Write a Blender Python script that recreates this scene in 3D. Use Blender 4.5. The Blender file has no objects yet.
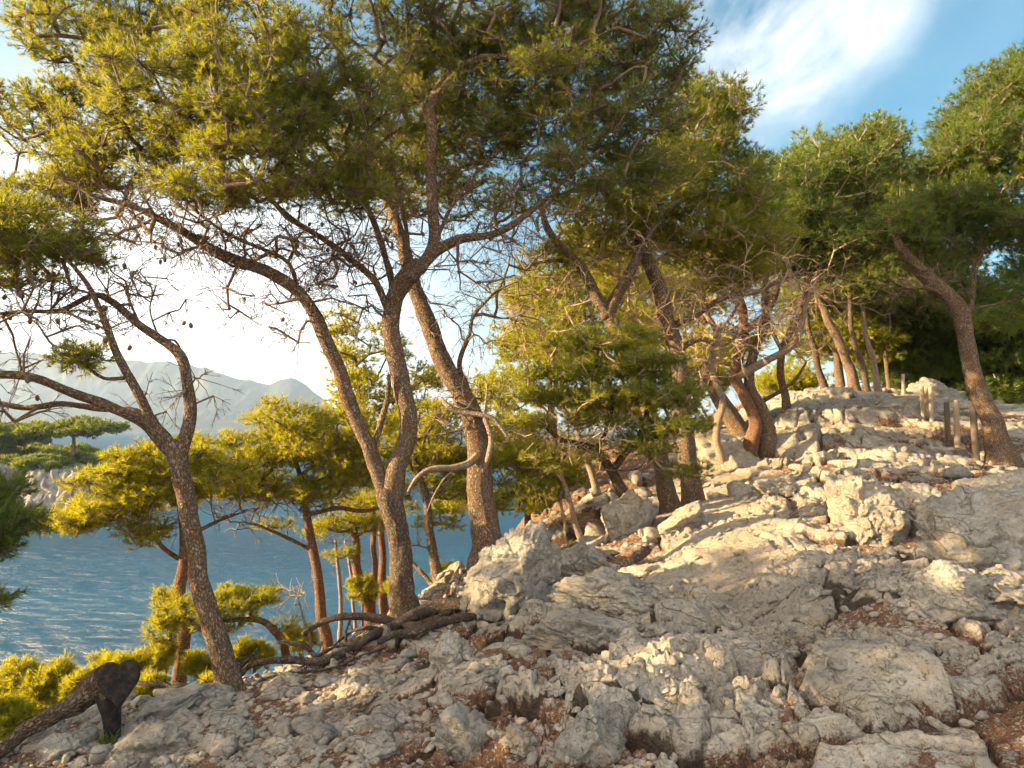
SUN_E = 5.0; SKY_S = .053; EXPO = 2.36; HAZE = 1.25e-4; CLOUD = (8.6, 8.6, 8.8); FILL = (9.2, 8.6, 8.1)
WB = 7300
import bpy, bmesh, math
import numpy as np
from mathutils import Vector
rng = np.random.default_rng(11)
SC = bpy.context.scene
COL = SC.collection
F = 700.0
PITCH = math.atan(44/700)
CP, SP = math.cos(PITCH), math.sin(PITCH)
SUN_AZ = math.radians(-97)      # measured from +Y towards +X; negative is to the left
SUN_EL = math.radians(15)
SEA_Z = -14.0

def P(px, py, Y):
    """world point at ground distance Y that the photograph shows at pixel (px, py)"""
    dx = (px-512)/F; dz = -(py-384)/F
    dy = CP - dz*SP; z = SP + dz*CP
    t = Y/dy
    return np.array([dx*t, Y, z*t])

# ---------------------------------------------------------------- noise
def _h(ix, iy, iz, s):
    n = (ix.astype(np.int64)*374761393 + iy.astype(np.int64)*668265263 + iz.astype(np.int64)*2147483647 + s*144269504) & 0xffffffff
    n = ((n ^ (n >> 13))*1274126177) & 0xffffffff
    n = ((n ^ (n >> 15))*1103515245) & 0xffffffff
    n = n ^ (n >> 16)
    return (n & 0xffffff)/float(0xffffff)
def vnoise3(x, y, z, s=0):
    xi, yi, zi = np.floor(x), np.floor(y), np.floor(z)
    fx, fy, fz = x-xi, y-yi, z-zi
    fx, fy, fz = [f*f*(3-2*f) for f in (fx, fy, fz)]
    r = 0
    for a in (0, 1):
        for b in (0, 1):
            for c in (0, 1):
                w = (fx if a else 1-fx)*(fy if b else 1-fy)*(fz if c else 1-fz)
                r = r + w*_h(xi+a, yi+b, zi+c, s)
    return r*2-1
def vnoise2(x, y, s=0):
    xi, yi = np.floor(x), np.floor(y)
    fx, fy = x-xi, y-yi
    fx = fx*fx*(3-2*fx); fy = fy*fy*(3-2*fy)
    z = np.zeros_like(xi)
    r = 0
    for a in (0, 1):
        for b in (0, 1):
            r = r + (fx if a else 1-fx)*(fy if b else 1-fy)*_h(xi+a, yi+b, z, s)
    return r*2-1
def fbm2(x, y, o=4, s=0):
    r = 0; a = 1; t = 0
    for i in range(o):
        r = r + a*vnoise2(x*2**i+i*17.3, y*2**i-i*9.1, s+i); t += a; a *= .5
    return r/t
def fbm3(x, y, z, o=4, s=0, g=.5):
    r = 0; a = 1; t = 0
    for i in range(o):
        k = 2.03**i
        r = r + a*vnoise3(x*k+i*17.3, y*k-i*9.1, z*k+i*5.7, s+i); t += a; a *= g
    return r/t
def worley2(x, y, s=0, jit=.9):
    xi, yi = np.floor(x), np.floor(y)
    f1 = np.full(x.shape, 9.); f2 = np.full(x.shape, 9.)
    dx1 = np.zeros(x.shape); dy1 = np.zeros(x.shape); ax = np.zeros(x.shape); ay = np.zeros(x.shape)
    z = np.zeros_like(xi)
    for a in (-1, 0, 1):
        for b in (-1, 0, 1):
            cx = xi+a; cy = yi+b
            px = cx+.5+(_h(cx, cy, z, s)-.5)*jit; py = cy+.5+(_h(cx, cy, z, s+7)-.5)*jit
            dx = x-px; dy = y-py; d = np.sqrt(dx*dx+dy*dy)
            m = d < f1
            f2 = np.where(m, f1, np.minimum(f2, d))
            f1 = np.where(m, d, f1)
            dx1 = np.where(m, dx, dx1); dy1 = np.where(m, dy, dy1)
            ax = np.where(m, cx, ax); ay = np.where(m, cy, ay)
    z = np.zeros_like(ax)
    return f1, f2, dx1, dy1, _h(ax, ay, z, s+21), _h(ax, ay, z, s+33)-.5, _h(ax, ay, z, s+45)-.5
def worley3(x, y, z, s=0):
    xi, yi, zi = np.floor(x), np.floor(y), np.floor(z)
    f1 = np.full(x.shape, 9.); f2 = np.full(x.shape, 9.); D = [np.zeros(x.shape) for _ in range(3)]; A = [np.zeros(x.shape) for _ in range(3)]
    for a in (-1, 0, 1):
        for b in (-1, 0, 1):
            for c in (-1, 0, 1):
                cx, cy, cz = xi+a, yi+b, zi+c
                dx = x-cx-_h(cx, cy, cz, s); dy = y-cy-_h(cx, cy, cz, s+7); dz = z-cz-_h(cx, cy, cz, s+9)
                d = np.sqrt(dx*dx+dy*dy+dz*dz); m = d < f1
                f2 = np.where(m, f1, np.minimum(f2, d)); f1 = np.where(m, d, f1)
                for k, v in enumerate((dx, dy, dz)): D[k] = np.where(m, v, D[k])
                for k, v in enumerate((cx, cy, cz)): A[k] = np.where(m, v, A[k])
    return f2-f1, D, [_h(*A, s+20+k)-.5 for k in range(4)]
def sstep(a, b, x):
    t = np.clip((x-a)/(b-a), 0, 1); return t*t*(3-2*t)

# ---------------------------------------------------------------- mesh building
def mk(name, V, faces, mat=None, parent=None, loc=None, attrs=None, smooth=True):
    """faces: list of int arrays (n,k). attrs: {name: float array per vertex or (n,3)}"""
    V = np.asarray(V, dtype=np.float32)
    if loc is not None: V = V-np.asarray(loc, dtype=np.float32)
    me = bpy.data.meshes.new(name)
    me.vertices.add(len(V)); me.vertices.foreach_set('co', V.ravel())
    faces = [np.asarray(f, dtype=np.int32) for f in faces if len(f)]
    nl = sum(f.size for f in faces); nf = sum(len(f) for f in faces)
    me.loops.add(nl); me.polygons.add(nf)
    me.loops.foreach_set('vertex_index', np.concatenate([f.ravel() for f in faces]))
    tot = np.concatenate([np.full(len(f), f.shape[1], dtype=np.int32) for f in faces])
    st = np.concatenate([[0], np.cumsum(tot)[:-1]]).astype(np.int32)
    me.polygons.foreach_set('loop_start', st)
    if smooth: me.polygons.foreach_set('use_smooth', np.ones(nf, dtype=bool))
    me.update(calc_edges=True)
    for k, v in (attrs or {}).items():
        v = np.asarray(v, dtype=np.float32)
        if v.ndim == 1:
            a = me.attributes.new(k, 'FLOAT', 'POINT'); a.data.foreach_set('value', v)
        else:
            a = me.attributes.new(k, 'FLOAT_VECTOR', 'POINT'); a.data.foreach_set('vector', v.ravel())
    if mat is not None: me.materials.append(mat)
    o = bpy.data.objects.new(name, me); COL.objects.link(o)
    if parent is not None: o.parent = parent
    elif loc is not None: o.location = [float(c) for c in loc]
    return o
def tag(o, label=None, cat=None, group=None, kind=None):
    if label: o['label'] = label
    if cat: o['category'] = cat
    if group: o['group'] = group
    if kind: o['kind'] = kind
    return o
def empty(name, loc):
    o = bpy.data.objects.new(name, None); COL.objects.link(o)
    o.location = [float(c) for c in loc]; o.empty_display_size = .2
    return o

class Soup:
    def __init__(s): s.V = []; s.T = []; s.Q = []; s.A = []; s.B = []; s.n = 0
    def add(s, V, T=None, Q=None, a=None, b=None):
        s.V.append(V)
        if T is not None: s.T.append(np.asarray(T)+s.n)
        if Q is not None: s.Q.append(np.asarray(Q)+s.n)
        s.A.append(np.zeros(len(V)) if a is None else np.broadcast_to(a, (len(V),)))
        s.B.append(V if b is None else b)
        s.n += len(V)
    def build(s, name, mat, parent=None, loc=None, smooth=True):
        V = np.concatenate(s.V); f = []
        if s.T: f.append(np.concatenate(s.T))
        if s.Q: f.append(np.concatenate(s.Q))
        return mk(name, V, f, mat, parent, loc, {'tint': np.concatenate(s.A), 'bark': np.concatenate(s.B)}, smooth)

def catmull(pts, step):
    pts = np.asarray(pts, float)
    p = np.vstack([2*pts[0]-pts[1], pts, 2*pts[-1]-pts[-2]])
    out = []
    for i in range(1, len(p)-2):
        a, b, c, d = p[i-1], p[i], p[i+1], p[i+2]
        n = max(2, int(np.linalg.norm((c-b)[:3])/step))
        t = np.linspace(0, 1, n, endpoint=False)[:, None]
        out.append(.5*((2*b)+(-a+c)*t+(2*a-5*b+4*c-d)*t*t+(-a+3*b-3*c+d)*t**3))
    out.append(pts[-1:])
    return np.vstack(out)

def tube(soup, pts, rad, sides=12, rough=.06, seed=0, cap=True, tint=0., plates=0.):
    pts = np.asarray(pts, float); rad = np.asarray(rad, float); n = len(pts)
    tg = np.gradient(pts, axis=0); tg /= np.linalg.norm(tg, axis=1)[:, None]+1e-9
    u = np.cross(tg[0], [0, 0, 1.]) if abs(tg[0][2]) < .9 else np.cross(tg[0], [0, 1., 0])
    u /= np.linalg.norm(u); U = [u]
    for i in range(1, n):
        u = u-tg[i]*np.dot(u, tg[i]); u /= np.linalg.norm(u)+1e-9; U.append(u)
    U = np.array(U); W = np.cross(tg, U)
    a = np.linspace(0, 2*np.pi, sides, endpoint=False)
    L = np.concatenate([[0], np.cumsum(np.linalg.norm(np.diff(pts, axis=0), axis=1))])
    ca, sa = np.cos(a)[None], np.sin(a)[None]
    bx = ca*rad[:, None]; by = sa*rad[:, None]; bz = np.repeat(L[:, None], sides, 1)
    k = 1/max(rad.max(), .01)
    rr = 1+rough*2*fbm3(ca+0*bz, sa+0*bz, bz*k*.35, 3, seed)
    if plates:
        # raised bark plates
        q = fbm3(bx*16+seed, by*16, bz*5, 3, seed+5)
        rr = rr+plates/rad[:, None]*np.clip(1-np.abs(q)*3.2, -1, 1)*-1
    R = rad[:, None]*rr
    V = pts[:, None]+U[:, None]*(ca*R)[..., None]+W[:, None]*(sa*R)[..., None]
    V = V.reshape(-1, 3)
    B = np.stack([bx, by, bz], -1).reshape(-1, 3)
    i = np.arange(n-1)[:, None]*sides; j = np.arange(sides)[None]; j2 = (j+1) % sides
    Q = np.stack([i+j, i+j2, i+sides+j2, i+sides+j], -1).reshape(-1, 4)
    T = None
    if cap:
        V = np.vstack([V, pts[:1], pts[-1:]]); B = np.vstack([B, [[0, 0, 0]], [[0, 0, L[-1]]]])
        c0, c1 = n*sides, n*sides+1; j = j[0]; j2 = j2[0]
        T = np.vstack([np.stack([j2, j, 0*j+c0], -1), np.stack([(n-1)*sides+j, (n-1)*sides+j2, 0*j+c1], -1)])
    soup.add(V, T=T, Q=Q, a=tint, b=B)

def prisms(soup, p0, p1, r0, r1, k=3, tint=0.):
    """many thin k-sided sticks at once"""
    p0 = np.asarray(p0, float); p1 = np.asarray(p1, float); n = len(p0)
    if n == 0: return
    d = p1-p0; l = np.linalg.norm(d, axis=1)[:, None]+1e-9; d = d/l
    ref = np.where(np.abs(d[:, 2:3]) < .9, np.array([[0, 0, 1.]]), np.array([[1., 0, 0]]))
    u = np.cross(d, ref); u /= np.linalg.norm(u, axis=1)[:, None]+1e-9; w = np.cross(d, u)
    r0 = np.broadcast_to(r0, (n,))[:, None, None]; r1 = np.broadcast_to(r1, (n,))[:, None, None]
    a = np.linspace(0, 2*np.pi, k, endpoint=False)
    ring = u[:, None]*np.cos(a)[None, :, None]+w[:, None]*np.sin(a)[None, :, None]
    V = np.concatenate([p0[:, None]+ring*r0, p1[:, None]+ring*r1], 1).reshape(-1, 3)
    base = np.arange(n)[:, None]*2*k; j = np.arange(k)[None]; j2 = (j+1) % k
    Q = np.stack([base+j, base+j2, base+k+j2, base+k+j], -1).reshape(-1, 4)
    soup.add(V, Q=Q, a=tint)

def rnd_dir(n):
    v = rng.normal(size=(n, 3)); return v/np.linalg.norm(v, axis=1)[:, None]
def unit(v): return v/(np.linalg.norm(v, axis=-1, keepdims=True)+1e-9)

def blades(pos, axis, L, w, K, tint, shoot=.5):
    """needle brushes: K narrow blades fanning from the last centimetres of each shoot"""
    n = len(pos)
    d = rnd_dir(n*K).reshape(n, K, 3)
    ax = axis[:, None, :]
    side = unit(d-ax*np.sum(d*ax, -1, keepdims=True))
    th = rng.uniform(.25, 1.15, (n, K, 1))
    dr = side*np.sin(th)+ax*np.cos(th)
    Lk = np.broadcast_to(L, (n,))[:, None, None]*rng.uniform(.7, 1.15, (n, K, 1))
    b = pos[:, None]+ax*(rng.uniform(-shoot, .15, (n, K, 1))*Lk)
    sd = unit(np.cross(dr, rnd_dir(n*K).reshape(n, K, 3)))
    wk = np.broadcast_to(w, (n,))[:, None, None]*.5
    V = np.stack([b-sd*wk, b+sd*wk, b+dr*Lk], 2).reshape(-1, 3)
    T = np.arange(n*K*3).reshape(-1, 3)
    t = np.repeat(np.broadcast_to(tint, (n,)), K*3)
    return V, T, t
# ================================================================ materials
def newmat(name):
    m = bpy.data.materials.new(name); m.use_nodes = True
    nt = m.node_tree; nt.nodes.clear()
    out = nt.nodes.new('ShaderNodeOutputMaterial')
    return m, nt, out
class N:
    def __init__(s, nt): s.nt = nt
    def n(s, t, **kw):
        nd = s.nt.nodes.new(t)
        for k, v in kw.items():
            if k.startswith('_'): setattr(nd, k[1:], v)
            else:
                i = nd.inputs[k if not k.startswith('i') or not k[1:].isdigit() else int(k[1:])]
                if isinstance(v, bpy.types.NodeSocket): s.nt.links.new(v, i)
                else: i.default_value = v
        return nd
    def noise(s, vec, scale, det=4, rough=.55, dist=0.):
        return s.n('ShaderNodeTexNoise', Vector=vec, Scale=scale, Detail=det, Roughness=rough, Distortion=dist).outputs[0]
    def ramp(s, fac, stops, interp='LINEAR'):
        r = s.n('ShaderNodeValToRGB', Fac=fac); cr = r.color_ramp; cr.interpolation = interp
        while len(cr.elements) < len(stops): cr.elements.new(.5)
        for e, (p, c) in zip(cr.elements, stops):
            e.position = p; e.color = (c, c, c, 1) if isinstance(c, (int, float)) else (*c, 1)
        return r.outputs[0]
    def mix(s, f, a, b, mode='MIX'):
        m = s.n('ShaderNodeMix', _data_type='RGBA', _blend_type=mode)
        for i, v in ((0, f), (6, a), (7, b)):
            if isinstance(v, bpy.types.NodeSocket): s.nt.links.new(v, m.inputs[i])
            elif i == 0: m.inputs[0].default_value = v
            else: m.inputs[i].default_value = (*v, 1)
        return m.outputs[2]
    def math(s, op, a, b=0., clamp=False):
        m = s.n('ShaderNodeMath', _operation=op, _use_clamp=clamp)
        for i, v in ((0, a), (1, b)):
            if isinstance(v, bpy.types.NodeSocket): s.nt.links.new(v, m.inputs[i])
            else: m.inputs[i].default_value = v
        return m.outputs[0]
    def attr(s, name, out=2): return s.n('ShaderNodeAttribute', _attribute_name=name).outputs[out]
    def mapping(s, vec, scale=(1, 1, 1), rot=(0, 0, 0), loc=(0, 0, 0)):
        return s.n('ShaderNodeMapping', Vector=vec, Scale=scale, Rotation=rot, Location=loc).outputs[0]

def rock_mat(name, litter=False, base=(.60, .535, .45), grey=(.28, .26, .235), warm=(.44, .33, .2)):
    m, nt, out = newmat(name); g = N(nt)
    geo = g.n('ShaderNodeNewGeometry'); pos = geo.outputs['Position']
    n1 = g.noise(pos, 1.3, 5, .6, .3); n2 = g.noise(pos, 5.5, 6, .65, .4); n3 = g.noise(pos, 31, 6, .7); n4 = g.noise(pos, 2.4, 4, .6, 1.)
    c = g.mix(g.ramp(n2, [(.36, 0.), (.62, 1.)]), base, tuple(.80*b for b in base))
    c = g.mix(g.math('MULTIPLY', g.ramp(n1, [(.44, 0.), (.60, 1.)]), .85), c, grey)
    c = g.mix(g.math('MULTIPLY', g.ramp(n4, [(.55, 0.), (.68, 1.)]), .65), c, warm)
    # lichen and dark weather stains, small and patchy
    l = g.math('MULTIPLY', g.ramp(g.noise(pos, 17, 5, .7, .6), [(.54, 0.), (.62, 1.)]), g.ramp(n1, [(.4, .15), (.6, 1.)]))
    c = g.mix(g.math('MULTIPLY', l, .7), c, (.11, .105, .085))
    l2 = g.ramp(g.noise(pos, 9.5, 4, .7, .3), [(.62, 0.), (.68, 1.)])
    c = g.mix(g.math('MULTIPLY', l2, .5), c, (.62, .59, .53))
    # hairline fissures
    wp = g.n('ShaderNodeVectorMath', _operation='ADD', i0=pos)
    nv = g.n('ShaderNodeTexNoise', Vector=pos, Scale=2.2, Detail=3)
    sc = g.n('ShaderNodeVectorMath', _operation='SCALE', i0=nv.outputs[1]); sc.inputs[3].default_value = .22
    nt.links.new(sc.outputs[0], wp.inputs[1])
    def fis(scale, w):
        v = g.n('ShaderNodeTexVoronoi', _feature='DISTANCE_TO_EDGE', Vector=g.mapping(wp.outputs[0], (1, 1.5, 1.9), (0, .4, .5)), Scale=scale).outputs[0]
        return g.ramp(v, [(0., 0.), (w, 1.)])
    f1 = fis(2.6, .018); f2 = fis(9., .03)
    brk = g.ramp(g.noise(pos, 3.1, 4, .6), [(.5, 0.), (.6, 1.)]); brk2 = g.ramp(g.noise(g.mapping(pos, loc=(7, 3, 1)), 4.7, 3, .5), [(.50, 0.), (.60, 1.)])
    ff = g.math('MINIMUM', g.math('MAXIMUM', f1, g.math('SUBTRACT', 1., brk)), g.math('MAXIMUM', f2, g.math('SUBTRACT', 1., g.math('MULTIPLY', brk2, .8))))
    c = g.mix(g.math('MULTIPLY', g.math('SUBTRACT', 1., ff), .5), c, (.10, .07, .05))
    h = g.math('ADD', g.math('MULTIPLY', n2, .35), g.math('MULTIPLY', n3, .28))
    h = g.math('ADD', h, g.math('MULTIPLY', g.noise(pos, 110, 3, .7), .09))
    h = g.math('ADD', h, g.math('MULTIPLY', ff, .25))
    # chipped, pitted faces
    def chip(sc_, am):
        vv = g.n('ShaderNodeTexVoronoi', Vector=g.mapping(wp.outputs[0], (1, 1.3, 1.7), (.3, .2, .5)), Scale=sc_)
        return g.math('MULTIPLY', g.n('ShaderNodeSeparateColor', i0=vv.outputs[1]).outputs[0], am), g.n('ShaderNodeSeparateColor', i0=vv.outputs[1]).outputs[1]
    c1, q1 = chip(8., .34); c2, q2 = chip(23., .17); c3, q3 = chip(60., .07)
    h = g.math('ADD', g.math('ADD', h, c1), g.math('ADD', c2, c3))
    c = g.mix(g.math('MULTIPLY', g.ramp(q1, [(.45, 0.), (1., 1.)]), .45), c, tuple(.58*b for b in base))
    c = g.mix(g.math('MULTIPLY', g.ramp(q2, [(.5, 0.), (1., 1.)]), .5), c, tuple(.5*b for b in base))
    pit = g.ramp(g.noise(pos, 48, 4, .75, .5), [(.30, 1.), (.42, 0.)])
    c = g.mix(g.math('MULTIPLY', pit, .65), c, (.13, .105, .08)); h = g.math('SUBTRACT', h, g.math('MULTIPLY', pit, .12))
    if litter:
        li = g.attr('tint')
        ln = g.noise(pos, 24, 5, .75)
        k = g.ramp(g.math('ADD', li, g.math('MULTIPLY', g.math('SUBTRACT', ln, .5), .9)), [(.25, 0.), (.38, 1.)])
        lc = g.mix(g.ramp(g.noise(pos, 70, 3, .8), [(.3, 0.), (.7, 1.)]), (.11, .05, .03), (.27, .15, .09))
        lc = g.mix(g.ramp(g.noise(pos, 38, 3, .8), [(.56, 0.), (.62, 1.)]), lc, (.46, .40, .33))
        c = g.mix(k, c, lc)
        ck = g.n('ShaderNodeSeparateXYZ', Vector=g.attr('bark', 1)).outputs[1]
        c = g.mix(g.math('MULTIPLY', g.ramp(g.math('ADD', ck, g.math('MULTIPLY', g.math('SUBTRACT', ln, .5), .8)), [(.22, 0.), (.46, 1.)]), .92), c, (.050, .034, .025))  # dark soil in cracks, deepened to paint crevice shade into the colour
        # trodden pale dust on the path
        pa = g.attr('bark', 1)
        du = g.n('ShaderNodeSeparateXYZ', Vector=pa).outputs[0]
        dc = g.mix(n3, (.50, .42, .33), (.36, .28, .2))
        c = g.mix(g.math('MULTIPLY', g.math('MULTIPLY', du, .8), g.ramp(n2, [(.3, .5), (.6, 1.)])), c, dc)
    b = g.n('ShaderNodeBump', Strength=1., Distance=.10, Height=h)
    p = g.n('ShaderNodeBsdfPrincipled', **{'Base Color': c, 'Roughness': .93, 'Normal': b.outputs[0]})
    p.inputs['Specular IOR Level'].default_value = .25
    nt.links.new(p.outputs[0], out.inputs[0])
    return m

def bark_mat(name, a=(.20, .145, .105), b=(.33, .25, .19), crack=(.035, .025, .02), red=(.30, .13, .065), dark=1.):
    m, nt, out = newmat(name); g = N(nt)
    v = g.attr('bark', 1)
    wv = g.n('ShaderNodeVectorMath', _operation='ADD', i0=v)
    nv = g.n('ShaderNodeTexNoise', Vector=g.mapping(v, (1, 1, .5)), Scale=22., Detail=4)
    sc = g.n('ShaderNodeVectorMath', _operation='SCALE', i0=nv.outputs[1]); sc.inputs[3].default_value = .075
    nt.links.new(sc.outputs[0], wv.inputs[1])
    mp = g.mapping(wv.outputs[0], (1, 1, .42))
    e = g.n('ShaderNodeTexVoronoi', _feature='DISTANCE_TO_EDGE', Vector=mp, Scale=58.).outputs[0]
    ed = g.ramp(e, [(0., .2), (.24, 1.)])
    cell = g.n('ShaderNodeTexVoronoi', Vector=mp, Scale=58.).outputs[1]
    cs = g.n('ShaderNodeSeparateColor', i0=cell).outputs[0]
    fn = g.noise(g.mapping(v, (1, 1, .45)), 60, 4, .7)
    c = g.mix(cs, a, b)
    c = g.mix(g.ramp(g.noise(v, 7, 4, .6), [(.48, 0.), (.66, .8)]), c, red)
    c = g.mix(g.math('MULTIPLY', g.ramp(fn, [(.4, 0.), (.65, 1.)]), .5), c, tuple(x*.45 for x in a))
    c = g.mix(ed, crack, c)
    h = g.math('ADD', g.math('MULTIPLY', ed, .8), g.math('MULTIPLY', fn, .5))
    bp = g.n('ShaderNodeBump', Strength=.9, Distance=.018, Height=h)
    p = g.n('ShaderNodeBsdfPrincipled', **{'Base Color': c, 'Roughness': .9, 'Normal': bp.outputs[0]})
    p.inputs['Specular IOR Level'].default_value = .2
    nt.links.new(p.outputs[0], out.inputs[0])
    return m

def twig_mat(name, a=(.15, .105, .075), b=(.27, .20, .15)):
    m, nt, out = newmat(name); g = N(nt)
    geo = g.n('ShaderNodeNewGeometry')
    c = g.mix(g.ramp(g.noise(geo.outputs['Position'], 4, 4, .6), [(.35, 0.), (.65, 1.)]), a, b)
    c = g.mix(g.ramp(g.noise(geo.outputs['Position'], 45, 3, .7), [(.4, 0.), (.7, .7)]), c, tuple(x*.4 for x in a))
    p = g.n('ShaderNodeBsdfPrincipled', **{'Base Color': c, 'Roughness': .9})
    p.inputs['Specular IOR Level'].default_value = .2
    nt.links.new(p.outputs[0], out.inputs[0]); return m

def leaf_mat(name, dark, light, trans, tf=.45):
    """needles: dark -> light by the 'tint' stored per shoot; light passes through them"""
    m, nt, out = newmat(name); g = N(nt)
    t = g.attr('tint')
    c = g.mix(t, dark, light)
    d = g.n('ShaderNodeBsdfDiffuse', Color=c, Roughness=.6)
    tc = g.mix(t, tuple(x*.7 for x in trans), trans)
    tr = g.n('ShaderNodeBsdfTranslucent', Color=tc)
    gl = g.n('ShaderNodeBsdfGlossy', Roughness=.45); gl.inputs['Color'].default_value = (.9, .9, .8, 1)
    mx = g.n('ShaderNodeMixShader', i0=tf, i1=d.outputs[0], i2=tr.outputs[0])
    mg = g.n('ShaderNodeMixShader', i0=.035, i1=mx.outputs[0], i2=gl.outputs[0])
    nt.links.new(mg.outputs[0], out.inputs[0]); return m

M = {}
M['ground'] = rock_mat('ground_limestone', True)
M['rock'] = rock_mat('limestone')
M['rock_warm'] = rock_mat('limestone_ochre', False, (.57, .50, .41), (.36, .32, .27), (.50, .35, .19))
M['rock_grey'] = rock_mat('limestone_grey', False, (.50, .465, .41), (.25, .245, .23), (.40, .32, .22))
M['bark'] = bark_mat('pine_bark', (.22, .155, .105), (.42, .31, .215), (.045, .03, .022), (.33, .155, .075))
M['bark_dark'] = bark_mat('pine_bark_dark', (.15, .11, .08), (.30, .23, .17), (.025, .018, .014), (.22, .11, .06))
M['bark_red'] = bark_mat('pine_bark_red', (.26, .14, .085), (.38, .23, .15), (.06, .03, .02), (.36, .15, .075))
M['dead'] = bark_mat('dead_wood', (.12, .092, .072), (.20, .16, .13), (.04, .032, .028), (.18, .11, .08))
M['pale'] = bark_mat('bleached_wood', (.42, .33, .25), (.52, .43, .34), (.2, .13, .09), (.42, .26, .16))
M['twig'] = twig_mat('twig_bark', (.15, .105, .075), (.27, .20, .145))
M['twig_pale'] = twig_mat('twig_pale', (.36, .25, .17), (.50, .38, .27))
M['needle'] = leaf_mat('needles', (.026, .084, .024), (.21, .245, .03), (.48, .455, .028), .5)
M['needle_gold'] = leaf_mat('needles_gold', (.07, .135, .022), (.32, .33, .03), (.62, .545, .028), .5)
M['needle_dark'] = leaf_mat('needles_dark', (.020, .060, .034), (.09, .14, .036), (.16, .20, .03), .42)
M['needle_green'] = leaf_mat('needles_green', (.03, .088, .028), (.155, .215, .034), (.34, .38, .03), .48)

def char_mat():
    m, nt, out = newmat('charred_wood'); g = N(nt)
    geo = g.n('ShaderNodeNewGeometry')
    p_ = geo.outputs['Position']
    c = g.mix(g.ramp(g.noise(p_, 22, 4, .7), [(.45, 0.), (.7, 1.)]), (.010, .009, .008), (.075, .045, .03))
    bp = g.n('ShaderNodeBump', Strength=1., Distance=.03, Height=g.noise(p_, 32, 6, .75))
    p = g.n('ShaderNodeBsdfPrincipled', **{'Base Color': c, 'Roughness': .8, 'Normal': bp.outputs[0]})
    nt.links.new(p.outputs[0], out.inputs[0]); return m
M['char'] = char_mat()

def water_mat():
    m, nt, out = newmat('sea_water'); g = N(nt)
    geo = g.n('ShaderNodeNewGeometry'); pos = geo.outputs['Position']
    a = g.noise(g.mapping(pos, (.42, 1.0, 1), (0, 0, math.radians(-16))), 1.0, 7, .66, .5)
    b = g.noise(g.mapping(pos, (.05, .11, 1), (0, 0, math.radians(12))), .7, 3, .5, .4)
    h = g.math('ADD', a, g.math('MULTIPLY', b, .9))
    bp = g.n('ShaderNodeBump', Strength=1., Distance=.75, Height=h)
    sw = g.ramp(g.noise(g.mapping(pos, (.012, .03, 1), (0, 0, .2)), 1., 3, .5), [(.35, 0.), (.65, 1.)])
    c = g.mix(sw, (.0006, .038, .082), (.0012, .060, .122))
    df = g.n('ShaderNodeBsdfDiffuse', Color=c)
    gl = g.n('ShaderNodeBsdfGlossy', Roughness=.32, Normal=bp.outputs[0])
    fr = g.n('ShaderNodeFresnel', IOR=1.33, Normal=bp.outputs[0])
    ms = g.n('ShaderNodeMixShader', i0=g.math('MULTIPLY', fr.outputs[0], .14), i1=df.outputs[0], i2=gl.outputs[0])
    nt.links.new(ms.outputs[0], out.inputs[0]); return m
M['water'] = water_mat()

def far_mat(name, rock, scrub, sc, lo=.45, hi=.6, streak=True):
    m, nt, out = newmat(name); g = N(nt)
    geo = g.n('ShaderNodeNewGeometry'); pos = geo.outputs['Position']
    nz = g.n('ShaderNodeSeparateXYZ', Vector=geo.outputs['Normal']).outputs[2]
    v = g.ramp(g.math('ADD', g.math('MULTIPLY', nz, .5), g.math('MULTIPLY', g.noise(pos, sc, 6, .65), .5)), [(lo, 0.), (hi, 1.)])
    r = g.mix(g.ramp(g.noise(g.mapping(pos, (1, 1, .25)), sc*2.2, 6, .7), [(.35, 0.), (.65, 1.)]), rock, tuple(x*.62 for x in rock))
    r = g.mix(g.ramp(g.noise(g.mapping(pos, (1, 1, .6)), sc*9, 5, .75, .5), [(.45, 0.), (.62, .7)]), r, tuple(x*.38 for x in rock))
    c = g.mix(v, r, scrub)
    p = g.n('ShaderNodeBsdfPrincipled', **{'Base Color': c, 'Roughness': .95})
    p.inputs['Specular IOR Level'].default_value = .1
    nt.links.new(p.outputs[0], out.inputs[0]); return m
M['mountain'] = far_mat('far_mountain', (.23, .19, .165), (.04, .05, .04), .006, .40, .54)
M['headland'] = far_mat('headland_rock', (.30, .285, .265), (.10, .115, .05), .12, .66, .74)
def post_mat(name, a, b):
    m, nt, out = newmat(name); g = N(nt)
    geo = g.n('ShaderNodeNewGeometry'); pos = geo.outputs['Position']
    n = g.noise(g.mapping(pos, (60, 60, 4)), 1., 4, .6)
    c = g.mix(n, a, b)
    bp = g.n('ShaderNodeBump', Strength=.6, Distance=.006, Height=n)
    p = g.n('ShaderNodeBsdfPrincipled', **{'Base Color': c, 'Roughness': .85, 'Normal': bp.outputs[0]})
    nt.links.new(p.outputs[0], out.inputs[0]); return m
M['post'] = post_mat('weathered_post', (.30, .23, .16), (.44, .35, .26))
M['post_dark'] = post_mat('dark_post', (.10, .075, .055), (.18, .13, .095))
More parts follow.
